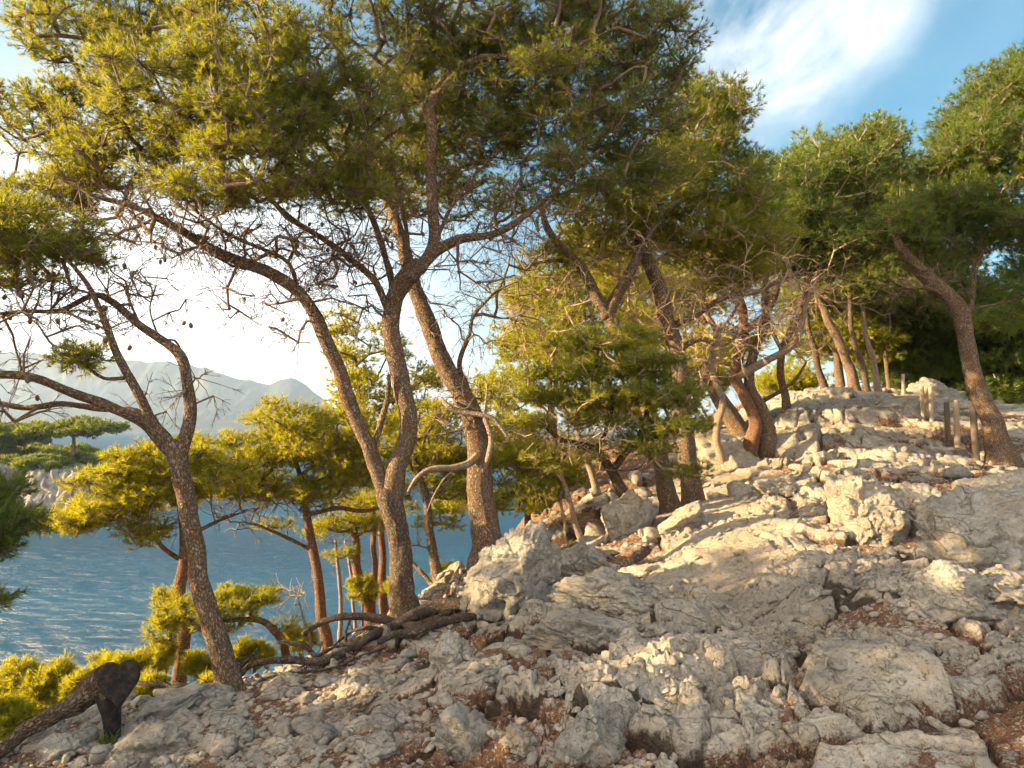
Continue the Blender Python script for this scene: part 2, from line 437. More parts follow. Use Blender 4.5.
# ================================================================ ground
CTRL = [  # pixel x, pixel y, distance
 (0,768,4.5),(250,768,3.8),(512,768,3.3),(768,768,3.1),(1024,768,3.0),
 (0,748,5.2),(110,708,5.7),(228,688,6.5),(330,650,7.2),(405,616,7.7),(480,580,8.1),
 (512,650,5.0),(400,685,5.0),(280,730,4.7),(620,610,5.9),(700,560,7.1),(700,650,4.6),(850,650,4.25),(1000,650,4.15),
 (850,562,5.9),(1000,590,5.5),(950,522,7.4),(1024,560,6.4),(850,525,7.4),(780,492,9.4),(700,502,9.9),(665,512,10.8),
 (610,535,9.2),(545,560,8.8),(860,455,11.8),(1000,458,12),(940,444,13),(770,445,14),(700,446,14.5),(780,408,18),
 (850,401,18.5),(905,396,19),(960,402,19),(1024,410,19),(600,490,13.5),(550,510,12),(640,448,17),(560,470,16),(740,425,18)]
RAW = [(-1.1,10.2,-2.35),(-.2,10.5,-2.0),(-.4,12.5,-3.6),(-3.2,9.5,-4.3),(-4.,12,-6.8),(-6,8,-6.6),(-8,14,-11),(-12,8,-12.5),(-15,20,-19),(-5,20,-11),
 (1,20,-4.5),(5,26,-1.),(-3,30,-14),(4,35,-6),(11,28,1.),(18,30,1.5),(12,45,-1),(28,20,2.5),(16,12,1.2),(9,6,-.2),(6,3,-.65),(5,0,-.85),
 (0,0,-1.6),(-3.2,1,-2.6),(-7.5,3.2,-5.2),(-12,-2,-9),(0,-6,-1.3),(9,-9,.4),(-10,-12,-8),(20,-10,2),(35,5,3.5),(40,40,2),(0,60,-16),(-30,10,-24),(-30,50,-28),(-30,-30,-24),(30,-40,4),(25,60,-3),(60,20,4)]
cp = np.array([P(*c) for c in CTRL]+[np.array(r, float) for r in RAW])
def _U(r2): return np.where(r2 > 1e-12, .5*r2*np.log(r2+1e-12), 0.)
_n = len(cp)
_K = _U(((cp[:, None, :2]-cp[None, :, :2])**2).sum(-1))+np.eye(_n)*.02
_Pm = np.hstack([np.ones((_n, 1)), cp[:, :2]])
_A = np.zeros((_n+3, _n+3)); _A[:_n, :_n] = _K; _A[:_n, _n:] = _Pm; _A[_n:, :_n] = _Pm.T
_w = np.linalg.solve(_A, np.concatenate([cp[:, 2], [0, 0, 0]]))
def base_h(x, y):
    x = np.asarray(x, float); y = np.asarray(y, float)
    r = _w[_n]+_w[_n+1]*x+_w[_n+2]*y
    for i in range(_n):
        r = r+_w[i]*_U((x-cp[i, 0])**2+(y-cp[i, 1])**2)
    return np.clip(r, -24, 5.5)

# low ledges of bedrock: pixel x, pixel y, distance, half-width, half-depth, height, yaw
LEDGES = [(640,600,6.1,.62,.75,.20,.5),(575,625,5.6,.55,.5,.12,.3),(740,545,7.4,.75,.55,.08,0),(850,560,5.8,.85,.6,.16,-.2),(920,590,5.2,.55,.5,.14,-.4),
 (700,680,4.2,.6,.35,.10,.4),(880,690,3.9,.8,.4,.10,-.3),(560,720,3.7,.5,.3,.10,.2),(800,440,13.2,1.4,.7,.28,0),(860,425,15,2.,.6,.3,.1),(640,500,11.2,.9,.5,.12,0)]
def detail(x, y):
    """bedrock relief, litter and path masks at a ground point"""
    wx = x+.16*fbm2(x*1.1, y*1.1, 2, 5); wy = y+.16*fbm2(x*1.1+9, y*1.1, 2, 6)
    th = math.radians(-24); c, s = math.cos(th), math.sin(th)
    u = wx*c+wy*s; v = -wx*s+wy*c
    dist = np.hypot(x, y)
    fx = np.where(y > .5, x/np.maximum(y, .5), 0)
    scree = sstep(-.08, -.3, fx)*sstep(8.4, 7.2, y)*sstep(0, 1, y)
    back = sstep(10, 12, y)*sstep(.3, .18, fx)
    path = np.exp(-((x-(.25+.27*y-.006*y*y*0))/(.45+.03*y))**2)*sstep(4.8, 7., y)*sstep(20, 15, y)
    rock = np.clip(.95+.5*fbm2(x*.5, y*.5, 3, 9)-.8*scree-.55*back-.8*path, .06, 1.15)
    h = .07*fbm2(x*.55, y*.55, 3, 2)*(1-.6*path)
    def blocks(sc, ax, amp, seed, crack, tilt):
        f1, f2, dx, dy, r, tx, ty = worley2(u/(sc*ax), v/sc, seed)
        e = f2-f1
        return amp*((r-.5)*1.25+(dx*tx+dy*ty)*tilt)*sstep(.0, .11, e)-crack*(1-sstep(0, .10, e)), e
    b1, e1 = blocks(.85, 1.7, .13, 101, .09, 1.3)
    b2, e2 = blocks(.40, 1.5, .11, 202, .085, 1.6)
    wx2 = x+.05*fbm2(x*2.3, y*2.3, 2, 5); wy2 = y+.05*fbm2(x*2.3+9, y*2.3, 2, 6); u, v = wx2*c+wy2*s, -wx2*s+wy2*c
    b3, e3 = blocks(.13, 1.35, .042, 303, .024, 2.2)
    b4, e4 = blocks(.055, 1.2, .016, 404, .008, 2.)
    sel = sstep(-.02, .4, fbm2(x*1.1+3, y*1.1, 2, 15))      # massive rock here, shattered there
    near = sstep(14, 8, dist)
    h = h+rock*(b1*.9+b2*(1.1-.3*sel)+b3*(.22+1.3*sel))+near*b4*(.35+rock*1.2*sel)
    # runnels and ridges
    rd = 1-np.abs(fbm2(u*2.2, v*5.2, 4, 31))*2
    h = h+rock*.035*(rd-.5)
    rd2 = 1-np.abs(fbm2(u*7, v*11, 3, 37))*2
    h = h+rock*.008*(rd2-.5)+.006*fbm2(x*22, y*22, 2, 41)*near
    lg = 0
    for (px, py, Y, rx, ry, hh, yaw) in LEDGES:
        q = P(px, py, Y); dx = (x-q[0]); dy = (y-q[1])
        a = dx*math.cos(yaw)+dy*math.sin(yaw); b = -dx*math.sin(yaw)+dy*math.cos(yaw)
        d = np.sqrt((a/rx)**2+(b/ry)**2)+.14*fbm2(x*2.4, y*2.4, 3, 51)
        lg = np.maximum(lg, hh*sstep(1.12, .72, d))
    # scree pebbles
    f1, f2, dx, dy, r, tx, ty = worley2(x/.085, y/.085, 505)
    peb = np.clip(.5-f1, 0, 1)*.04*(.3+r)
    f1, f2, dx, dy, r2, tx, ty = worley2(x/.2, y/.2, 506)
    peb2 = np.where(r2 > .45, np.clip(.45-f1, 0, 1)*.11, 0)
    pk = np.clip(scree+.55*path+.3*back, 0, 1)*near
    h = h+pk*(peb*(1-path*.5)+peb2*(1-path*.8))
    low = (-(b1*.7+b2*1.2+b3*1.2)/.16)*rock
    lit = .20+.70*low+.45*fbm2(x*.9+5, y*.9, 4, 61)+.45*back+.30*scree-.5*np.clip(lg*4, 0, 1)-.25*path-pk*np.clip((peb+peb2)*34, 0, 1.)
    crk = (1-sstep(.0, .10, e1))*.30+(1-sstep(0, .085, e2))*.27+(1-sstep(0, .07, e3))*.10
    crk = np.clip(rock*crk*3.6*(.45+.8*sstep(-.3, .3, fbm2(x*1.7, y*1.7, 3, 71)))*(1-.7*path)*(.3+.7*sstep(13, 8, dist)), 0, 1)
    edge = np.exp(-((y-(7.6+.33*x*0+.55*np.minimum(x, 0)*.3))/1.0)**2)*sstep(.6, -.8, x)
    lit = lit+.45*edge
    slope_out = sstep(8.5, 10.5, y)*sstep(.12, -.05, fx)
    lit = lit+.35*slope_out
    return h+lg, np.clip(lit, 0, 1), np.clip(path*.9, 0, 1), crk
def gz(x, y):
    x = np.atleast_1d(np.asarray(x, float)); y = np.atleast_1d(np.asarray(y, float))
    return base_h(x, y)+detail(x, y)[0]

def _refit():
    global _w
    tgt = cp[:, 2].copy()
    m = len(CTRL)
    x = cp[:m, 0]; y = cp[:m, 1]; o = 0
    for dx, dy in ((0, 0), (.12, 0), (-.12, 0), (0, .12), (0, -.12), (.2, .2), (-.2, .2)):
        o = o+detail(x+dx, y+dy)[0]/7
    tgt[:m] -= o*.9
    _w = np.linalg.solve(_A, np.concatenate([tgt, [0, 0, 0]]))
_refit()
_YS = np.concatenate([np.arange(2., 13, .04), np.arange(13, 30, .12)])
def hit(px, py, default=None):
    """distance at which the line of sight through a pixel meets the ground"""
    q = P(px, py, 1.); x = q[0]*_YS; z = q[2]*_YS
    g = gz(x, _YS); k = np.nonzero(g > z)[0]
    return float(_YS[k[0]]) if len(k) else default
def build_ground():
    rs = np.concatenate([np.geomspace(.3, 2.4, 26, endpoint=False), np.geomspace(2.4, 9, 560, endpoint=False),
                         np.geomspace(9, 24, 300, endpoint=False), np.geomspace(24, 90, 90)])
    a_f = np.linspace(-.72, .72, 1000)
    a_b = np.linspace(.72, 2*np.pi-.72, 140)[1:-1]
    an = np.concatenate([a_f, a_b])
    A, R = np.meshgrid(an, rs)
    x = R*np.sin(A); y = R*np.cos(A)
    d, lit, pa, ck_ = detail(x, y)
    z = base_h(x, y)+d
    nr, na = x.shape
    V = np.stack([x, y, z], -1).reshape(-1, 3)
    i = np.arange(nr-1)[:, None]*na; j = np.arange(na)[None]; j2 = (j+1) % na
    Q = np.stack([i+j2, i+j, i+na+j, i+na+j2], -1).reshape(-1, 4)
    ctr = len(V); V = np.vstack([V, [[0, 0, z[0].mean()]]])
    T = np.stack([j[0], j2[0], 0*j[0]+ctr], -1)
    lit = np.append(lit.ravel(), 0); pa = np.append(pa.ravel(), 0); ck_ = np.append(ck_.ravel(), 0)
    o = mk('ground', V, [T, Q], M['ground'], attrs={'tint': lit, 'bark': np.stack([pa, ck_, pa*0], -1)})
    tag(o, kind='structure')
build_ground()

def build_sea():
    rs = np.concatenate([[8], np.geomspace(12, 6000, 60)]); an = np.linspace(0, 2*np.pi, 96, endpoint=False)
    A, R = np.meshgrid(an, rs); V = np.stack([R*np.sin(A), R*np.cos(A), 0*R+SEA_Z], -1).reshape(-1, 3)
    na = 96; i = np.arange(len(rs)-1)[:, None]*na; j = np.arange(na)[None]; j2 = (j+1) % na
    Q = np.stack([i+j2, i+j, i+na+j, i+na+j2], -1).reshape(-1, 4)
    tag(mk('sea', V, [Q], M['water']), kind='structure')
build_sea()

def ridge(name, prof, Y0, depth, mat, nx=260, ny=70, seed=3, rough=.12, back=.6):
    """a hill range whose crest is at distance Y0+depth"""
    pr = np.array([P(a, b, Y0+depth) for a, b in prof])
    xs = np.linspace(pr[0, 0], pr[-1, 0], nx); t = np.linspace(0, 1+back, ny)
    X, Tt = np.meshgrid(xs, t)
    crest = np.interp(X, pr[:, 0], pr[:, 2])-SEA_Z
    k = (Y0+depth*Tt)/(Y0+depth)
    up = np.where(Tt <= 1, .30*sstep(0, .55, Tt)+.18*Tt+.52*sstep(.62, 1., Tt), 1-(Tt-1)*1.4)
    S = 1/(depth*.35)
    Xw = X*k
    Yw = Y0+depth*Tt
    n = fbm2(Xw*S, Yw*S, 5, seed); gul = 1-np.abs(fbm2(Xw*S*2.4, Yw*S*.6, 5, seed+9))*2
    env = np.clip(Tt*3, 0, 1)*(1-.75*np.exp(-((Tt-1)/.12)**2))
    Z = SEA_Z-1+crest*np.clip(up+env*(rough*n+rough*.8*(gul-.6)), -.02, None)+crest*rough*.30*fbm2(Xw*S*7, Yw*S*5, 5, seed+2)*env
    Xw = Xw+crest*.15*n
    V = np.stack([Xw, Yw, Z], -1).reshape(-1, 3)
    i = np.arange(ny-1)[:, None]*nx; j = np.arange(nx-1)[None]
    Q = np.stack([i+j, i+j+1, i+nx+j+1, i+nx+j], -1).reshape(-1, 4)
    return tag(mk(name, V, [Q], mat), kind='structure')
ridge('mountains', [(-500,372),(-300,362),(-150,352),(0,350),(30,351),(60,353),(100,357),(130,360),(160,361),(190,362),(205,366),(225,372),(245,379),(258,381),(270,384),(280,380),(292,378),(303,381),(312,388),(322,396),(332,405),(345,412),(365,420),(400,426),(430,428)],
      3000, 700, M['mountain'], 420, 90, 3, .16)
ridge('hills', [(-420,392),(-250,398),(-100,402),(0,404),(60,408),(130,412),(180,417),(230,422),(275,426),(300,428)], 2300, 420, M['mountain'], 260, 50, 8, .12)
HEAD = [(-420,418),(-200,424),(-60,432),(0,437),(40,441),(90,447),(120,452),(150,462),(175,480),(200,497),(225,506)]
def headland():
    # white-cliffed point across the inlet: steep face, then a scrubby flat top
    Y0, dep = 118., 95.
    nx, ny = 420, 150
    pr = np.array([P(a, b, Y0+45) for a, b in HEAD])
    xs = np.linspace(pr[0, 0], pr[-1, 0], nx); t = np.linspace(0, 1, ny)**1.3
    X, Tt = np.meshgrid(xs, t)
    D = Tt*dep
    crest = np.interp(X, pr[:, 0], pr[:, 2])-SEA_Z
    rib = fbm2(X*.22, D*.05, 5, 71)
    off = 2.2*rib+1.1*(1-2*np.abs(fbm2(X*.9, D*.2, 4, 77)))
    w = D+off
    up = .70*sstep(0, 7, w)+.12*sstep(7, 18, w)+.18*sstep(18, 45, w)
    Z = SEA_Z-.6+crest*up+1.0*fbm2(X*.12, D*.12, 5, 81)*sstep(6, 20, D)+.5*fbm2(X*.9, D*.9, 3, 82)
    Z = np.where(D > 55, Z-(D-55)*.12, Z)
    V = np.stack([X*(Y0+D)/(Y0+45), Y0+D+2.2*fbm2(X*.5, Z*.55, 5, 88)+.8*fbm2(X*1.9, Z*1.6, 3, 89), Z], -1).reshape(-1, 3)
    i = np.arange(ny-1)[:, None]*nx; j = np.arange(nx-1)[None]
    Q = np.stack([i+j, i+j+1, i+nx+j+1, i+nx+j], -1).reshape(-1, 4)
    tag(mk('headland', V, [Q], M['headland']), kind='structure')
    return V.reshape(ny, nx, 3)
HV = headland()

# ================================================================ rocks
def ico(sub):
    bm = bmesh.new(); bmesh.ops.create_icosphere(bm, subdivisions=sub, radius=1)
    V = np.array([v.co[:] for v in bm.verts]); T = np.array([[v.index for v in f.verts] for f in bm.faces]); bm.free()
    return V, T
ICO = {k: ico(k) for k in (2, 3, 5, 6)}
def rockV(size, sub=5, seed=0, planes=14, rough=.05, top=1.):
    r = np.random.default_rng(seed)
    D, T = ICO[sub]
    nn = r.normal(size=(planes, 3)); nn /= np.linalg.norm(nn, axis=1)[:, None]
    hh = r.uniform(.55, .95, planes)
    dn = D@nn.T
    rad = np.where(dn > .05, hh/np.maximum(dn, .05), 9).min(1)
    rad = np.minimum(rad, 1.12)
    V = D*rad[:, None]
    if rough:
        f = fbm3(V[:, 0]*2.2+seed, V[:, 1]*2.2, V[:, 2]*2.2, 5, seed, .55)
        V = V*(1+rough*1.6*f)[:, None]
        q = 1-np.abs(fbm3(V[:, 0]*2.6, V[:, 1]*2.6+seed, V[:, 2]*3.4, 4, seed+3))*2
        V = V*(1+rough*.9*np.minimum(q-.55, .2))[:, None]
        if sub >= 5:      # broken facets, then splits
            for (k_, am) in ((1.9, .17), (4.6, .075), (10., .03)):
                w_ = .25*fbm3(V[:, 0]*2, V[:, 1]*2, V[:, 2]*2, 2, seed+40)
                e, Dd, R4 = worley3(V[:, 0]*k_+w_, V[:, 1]*k_+w_+seed, V[:, 2]*k_*1.25-w_, seed+int(k_))
                dsp = am*(R4[0]+1.3*(Dd[0]*R4[1]+Dd[1]*R4[2]+Dd[2]*R4[3]))*sstep(0, .2, e)-am*.28*(1-sstep(0, .12, e))
                V = V+unit(V)*dsp[:, None]
            c = np.abs(fbm3(V[:, 0]*1.5+4, V[:, 1]*1.5+seed, V[:, 2]*1.5, 2, seed+8))
            V = V*(1-.10*np.exp(-(c/.022)**2))[:, None]
    return V*np.array(size)*.5*1.2, T
def place_rock(name, label, cat, px, py, Y, w, h, d, seed, mat, yaw=0., pitch=0., roll=0., sub=5, planes=14, rough=.055, group=None, sink=.15, z=None):
    """px,py: the photograph's centre of the rock; w,h,d metres"""
    hp = h*F/Y*.42; Y1 = hit(px, py+hp, Y)
    if abs(Y1-Y) > 3: Y1 = Y
    k = Y1/Y; w, h, d = w*k, h*k, d*k; Y = Y1+d*.25
    c = P(px, py, Y); c[2] -= .17*h; h = h*1.36
    V, T = rockV((w, d, h), sub, seed, planes, rough)
    from mathutils import Euler
    Rm = np.array(Euler((pitch, roll, yaw)).to_matrix())
    V = V@Rm.T
    return tag(mk(name, V+c, [T], mat, loc=c, smooth=True), label, cat, group)

LIME = 'limestone boulders on the slope'
RK = [ # name, label, px,py,Y, w,h,d, seed, mat, yaw,pitch,roll
 ('boulder','tall rounded limestone boulder at the foot of the leaning trunk, split down its top',522,568,7.9,1.0,.86,.8,13,'rock_grey',.3,.0,.0),
 ('boulder','low cracked grey block under the leaning trunk, beside the tall boulder',492,590,7.7,.55,.5,.5,4,'rock_grey',.1,0,0),
 ('boulder','blue grey slab boulder wedged behind the tall rounded boulder',588,562,8.6,.75,.42,.5,8,'rock_grey',.4,.2,.5),
 ('boulder','tall sunlit limestone boulder standing beside the path',862,506,9.0,.90,.82,.8,26,'rock_warm',.2,-.05,.1),
 ('boulder','broken sunlit limestone spur sloping down right of the tall sunlit boulder',912,512,9.1,1.0,.55,.8,22,'rock_warm',-.3,.1,.45),
 ('boulder','round grey boulder at the right edge, shaded, with pale top',990,545,6.9,1.25,.82,.9,36,'rock_grey',.2,0,0),
 ('boulder','sunlit orange limestone boulder above the shaded round one at the edge',1008,497,8.6,1.0,.42,.8,32,'rock_warm',.1,0,.05),
 ('rock','flat grey rock ledge tucked under the round grey boulder',1010,590,6.2,1.1,.4,.8,35,'rock_grey',.1,0,.1),
 ('rock','flat tilted wedge of pale stone lying by the twin trunks',777,484,10.2,.72,.3,.5,41,'rock_warm',.2,.1,.35),
 ('boulder','sunlit hump of limestone on the crest between the far trunks',834,400,18.2,1.1,.6,.9,51,'rock_warm',.2,0,0),
 ('boulder','broad pale boulder on the crest left of the fence posts',873,404,18.0,1.5,.75,1.0,52,'rock',.1,0,.1),
 ('boulder','bluish boulder on the crest behind the fence posts',937,398,19.5,1.6,.8,1.0,53,'rock_grey',.3,0,0),
 ('boulder','low sunlit stone on the crest beside the posts, end of the broad boulder',899,412,17.4,.6,.4,.5,54,'rock_warm',0,0,.3),
 ('boulder','arched sunlit block on the red slope left of the twin short trunks',628,516,10.8,.75,.6,.6,61,'rock_warm',.2,.1,.1),
 ('boulder','rusty leaning slab at the foot of the twin short trunks',682,520,10.1,.8,.30,.5,62,'rock_warm',.5,0,-.5),
 ('rock','small blue grey rock in front of the twin short trunks',699,517,9.8,.30,.28,.3,63,'rock_grey',.1,0,0),
 ('boulder','sunlit block on the bank left of the forked far trunks',722,452,13.6,1.3,.75,.8,64,'rock_warm',.1,0,.1),
 ('rock','dark slab lying below the forked left pine',168,706,5.9,.60,.17,.3,71,'rock_grey',.35,0,-.35),
 ('rock','pale brown slab resting against the forked left pine',208,697,6.0,.36,.22,.3,72,'rock_grey',.2,0,0),
 ('rock','tan wedge shaped stone under the fallen branches',284,688,6.0,.32,.17,.25,73,'rock_warm',.3,0,-.2),
 ('rock','large white angular stone in the scree below the burnt stump',152,742,4.9,.44,.22,.3,74,'rock',.2,0,-.15),
 ('rock','pale grey round stone at the bottom edge below the stump',128,764,4.55,.22,.16,.2,75,'rock',.2,0,0),
 ('rock','pair sized grey stone left of the white angular one',64,748,4.9,.30,.17,.25,76,'rock_grey',.5,0,-.3),
 ('rock','squat lichen covered rock among the scree',388,718,4.3,.22,.18,.2,77,'rock_grey',.3,0,0),
 ('rock','grey lichened boulder at the bottom, split in slices',465,728,3.9,.34,.28,.3,78,'rock_grey',.2,.1,0),
 ('rock','knobbly grey rock at the bottom centre beside the sliced one',375,750,3.95,.24,.13,.25,92,'rock_grey',.7,0,.0),
 ('rock','upright cracked rock at the bottom with a dark hollow under it',590,735,3.6,.32,.30,.3,80,'rock_grey',.4,.1,.1),
 ('rock','smooth tan rock at the bottom right of the sliced boulder',525,742,3.6,.20,.16,.2,81,'rock_warm',.4,.1,.1),
 ('rock','white flat stone beside the fallen branches',352,690,5.7,.26,.10,.2,82,'rock',.4,.1,-.1),
 ('rock','round white cobble where the scree meets the ledge',452,650,5.9,.30,.24,.3,83,'rock',.4,.1,-.1),
 ('boulder','dark steep flank block on the right side of the shaded hump',945,600,5.3,.7,.36,.5,85,'rock_grey',-.5,.1,.35),
 ('boulder','pale ledge block with a sharp split, in the middle of the slope',616,588,6.3,.9,.34,.7,86,'rock',.3,.05,.05),
 ('boulder','lower pale ledge block beneath the split one',590,632,5.7,.85,.30,.55,87,'rock',.1,.0,.05),
]
for r in RK:
    n, lb, px, py, Y, w, h, d, sd, mt, ya, pi_, ro = r
    place_rock(n, lb, 'boulder' if n == 'boulder' else 'rock', px, py, Y, w, h, d, sd, M[mt], ya, pi_, ro, sub=6 if (w > .6 and Y < 9.5) else 5)

def scatter_stones():
    D, T = ICO[2]
    protos = [rockV((1, .8, .6), 3, 500+i, 11, .05) for i in range(10)]
    lows = [rockV((1, .8, .6), 2, 600+i, 9, .04) for i in range(10)]
    # seventy or so stones large enough to count
    me = []
    for i in range(10):
        o = mk('loose_stone', protos[i][0], [protos[i][1]], M['rock' if i % 3 else 'rock_grey'], smooth=True)
        me.append(o.data); bpy.data.objects.remove(o)
    cand = []
    while len(cand) < 130:
        Y = rng.uniform(4.0, 8.0) if rng.random() < .7 else rng.uniform(8, 13)
        fx = rng.uniform(-.7, .05) if Y < 8 else rng.uniform(.1, .7)
        cand.append((fx*Y, Y))
    for k, (x, y) in enumerate(cand):
        s = rng.uniform(.10, .2) if y < 8 else rng.uniform(.14, .38)
        o = bpy.data.objects.new('loose_stone', me[k % 10]); COL.objects.link(o)
        z = gz(x, y)[0]
        o.location = (x, y, z+s*.12); o.scale = (s, s*rng.uniform(.7, 1.1), s*rng.uniform(.7, 1.1))
        o.rotation_euler = (rng.uniform(-.4, .4), rng.uniform(-.4, .4), rng.uniform(0, 6.28))
        tag(o, 'small loose angular limestone lying among the rubble of the slope', 'stone', 'small loose stones on the slope')
    # the rubble itself
    n = 5200
    Y = np.where(rng.random(n) < .75, rng.uniform(3.2, 8.2, n), rng.uniform(8, 15, n))
    fx = np.where(rng.random(n) < .62, rng.uniform(-.75, .0, n), rng.uniform(0., .75, n))
    x = fx*Y; z = gz(x, Y)
    s = .02+.055*rng.random(n)**2.2; s = s*np.where(Y > 8, 1.8, 1)
    S = Soup()
    for i in range(n):
        V, T = lows[i % 10]
        a = rng.uniform(0, 6.28); ca, sa = math.cos(a), math.sin(a); b = rng.uniform(-.5, .5)
        W = V*s[i]; W = np.stack([W[:, 0]*ca-W[:, 1]*sa, W[:, 0]*sa+W[:, 1]*ca, W[:, 2]+b*W[:, 0]], -1)
        S.add(W+np.array([x[i], Y[i], z[i]+s[i]*.12]), T=T)
    tag(S.build('rubble', M['rock'], smooth=False), kind='stuff')
scatter_stones()
# ================================================================ trees
def stem_pts(spec, Y, step=.06):
    a = np.array([[*P(px, py, Y+dY), r] for px, py, dY, r in spec])
    c = catmull(a, step)
    return c[:, :3], np.maximum(c[:, 3], .003)

class Tree:
    def __init__(s, name, label, Y, group=None, bark='bark', leaf='needle', cat='tree', detail=1., fit=True):
        s.fit = fit
        s.name, s.label, s.Y, s.group, s.cat = name, label, Y, group, cat
        s.bark, s.leaf, s.q = bark, leaf, detail
        s.nodes = []; s.nr = []; s.root = None; s.seed = len(label)*7+int(Y*10)
        s.tw = Soup(); s.leafV = []; s.leafT = []; s.ln = 0; s.cn = []
    def stem(s, part, spec, sides=None, plates=0., mat=None, attach=True):
        if s.root is None:
            h0 = hit(spec[0][0], spec[0][1]-1)
            if s.fit and h0 is not None and abs(h0-s.Y-spec[0][2]) < 2.6: s.rs = (h0-spec[0][2])/s.Y; s.Y = h0-spec[0][2]
            else: s.rs = 1.
            print('TREE', s.label[:40], round(s.Y, 2), 'hit', h0)
        p, r = stem_pts(spec, s.Y, max(.035, s.Y*.006)); r = r*s.rs
        if s.root is None:
            b = p[0].copy()
            s.root = empty(s.name, b); s.b = b
            tag(s.root, s.label, s.cat, s.group)
            # the foot runs on below the surface and flares a little
            g0 = gz(b[0], b[1])[0]
            ext = np.array([b[0]-(p[min(4, len(p)-1)][0]-b[0])*.3, b[1], min(b[2], g0)-.30])
            f = np.exp(-np.arange(len(r))*.06/ .22)
            r = r*(1+.35*f)
            p = np.vstack([ext, p]); r = np.concatenate([[r[0]*1.25], r])
        sides = sides or int(np.clip(r.max()/s.Y*F*1.6, 6, 30))
        big = r.max() > .05
        # natural small crooks
        n = len(p); k = np.linspace(0, 1, n)
        wob = np.stack([vnoise2(np.arange(n)*.12*max(1, s.Y*.006/.04), np.full(n, float(i*9+s.seed)), i) for i in range(3)], -1)
        p = p+wob*np.minimum(r, .05)[:, None]*.55*np.minimum(1, k*6)[:, None]
        S = Soup(); tube(S, p, r, sides, .09 if big else .14, s.seed, plates=plates if big else 0)
        S.build(part, M[mat or s.bark], s.root, s.b)
        if attach:
            st = max(1, int(.18/np.mean(np.linalg.norm(np.diff(p, axis=0), axis=1))))
            m0 = int(len(p)*(.35 if part == 'trunk' else .12))
            s.nodes += list(p[m0::st]); s.nr += list(r[m0::st]); s.nodes.append(p[-1]); s.nr.append(r[-1])
        s.seed += 3
        return p, r
    def grow(s, blobs, cs=.22, nt=34, L=.075, w=.007, K=14, tint=(.0, 1.), flat=.45, bare=False, cones=0, lift=.35, thick=1., world=None):
        """blobs: (px,py,dY, rx_px, ry_px, depth_m, n_clusters[, tint shift])"""
        C = []; ctr = []; tsh = []
        if not bare and s.Y < 60: cs = cs*.72; nt = int(nt*.60); flat = min(1., flat*1.35)
        qn = (1.5 if not bare else 1.25) if s.Y < 60 else 1
        for c, R3, n in (world or []):
            d = rnd_dir(n); u = rng.random(n)**.42
            C.append(c+d*u[:, None]*R3); ctr.append(np.repeat(c[None], n, 0)); tsh.append(np.zeros(n))
        for bl in (blobs or []):
            px, py, dY, rx, ry, rd, n = bl[:7]
            c = P(px, py, s.Y+dY); k = (s.Y+dY)/F
            n = max(1, int(n*s.q*qn))
            d = rnd_dir(n); u = rng.random(n)**.36
            q = c+d*u[:, None]*np.array([rx*k, rd, ry*k])
            C.append(q); ctr.append(np.repeat(c[None], n, 0)); tsh.append(np.full(n, bl[7] if len(bl) > 7 else 0.))
        C = np.vstack(C); ctr = np.vstack(ctr); tsh = np.concatenate(tsh)
        if not s.nodes:
            s.nodes = [s.b]; s.nr = [.02]
        nodes = np.array(s.nodes); nr = np.array(s.nr)
        d0 = np.array([np.min(((nodes-c)**2).sum(1)) for c in C])
        order = np.argsort(d0)
        NP = list(nodes); par = [-1]*len(NP); rad0 = list(nr)
        base_n = len(NP); segs = []
        load = [0.]*len(NP)
        arr = np.empty((len(NP)+len(C)*10, 3)); arr[:len(NP)] = nodes; cnt = len(NP)
        ends = []
        for i in order:
            c = C[i]
            dd = np.sqrt(((arr[:cnt]-c)**2).sum(1))
            # prefer nodes below / inward: branches rise outward
            pen = dd+.35*np.maximum(arr[:cnt, 2]-c[2]+.1, 0)
            pen[:base_n] += .15*(nr > .09)
            j = int(np.argmin(pen)); p0 = arr[j].copy(); dist = dd[j]
            m = int(np.clip(dist/(.13 if s.Y < 12 else .25), 1, 9)); prev = j
            bend = rng.normal(size=3)*dist*(.05 if bare else .10); bend[2] -= dist*.05
            for q in range(1, m+1):
                t = q/m
                pt = p0*(1-t)+c*t+bend*math.sin(math.pi*t)+(rng.normal(size=3)*dist*(.010 if bare else .014) if q < m else 0)
                arr[cnt] = pt; par.append(prev); segs.append((prev, cnt)); prev = cnt; cnt += 1
            ends.append(prev)
        # pipe model
        ld = np.zeros(cnt)
        for e in ends: ld[e] += 1
        for a, b in reversed(segs): ld[a] += ld[b]
        if segs:
            sg = np.array(segs)
            def rr(n_): return ((.0052+.0048*np.sqrt(n_)) if not bare else (.0036+.0032*np.sqrt(n_)))*thick if s.Y > 60 else np.minimum((.0052+.0040*np.sqrt(n_)) if not bare else (.0036+.0032*np.sqrt(n_)), .021)*thick
            r0 = np.minimum(rr(ld[sg[:, 0]]), rr(ld[sg[:, 1]])*1.5); r1 = rr(ld[sg[:, 1]])
            first = sg[:, 0] < base_n
            if first.any(): r0[first] = np.minimum(rr(ld[sg[first, 1]])*1.15, nr[sg[first, 0]]*.9)
            big = r1 > .010
            pa_, pb_ = arr[sg[big, 0]], arr[sg[big, 1]]; ud = unit(pb_-pa_)
            prisms(s.tw, pa_-ud*r0[big][:, None]*.5, pb_+ud*r1[big][:, None]*.5, r0[big], r1[big], 8)
            prisms(s.tw, arr[sg[~big, 0]], arr[sg[~big, 1]], r0[~big], r1[~big], 4)
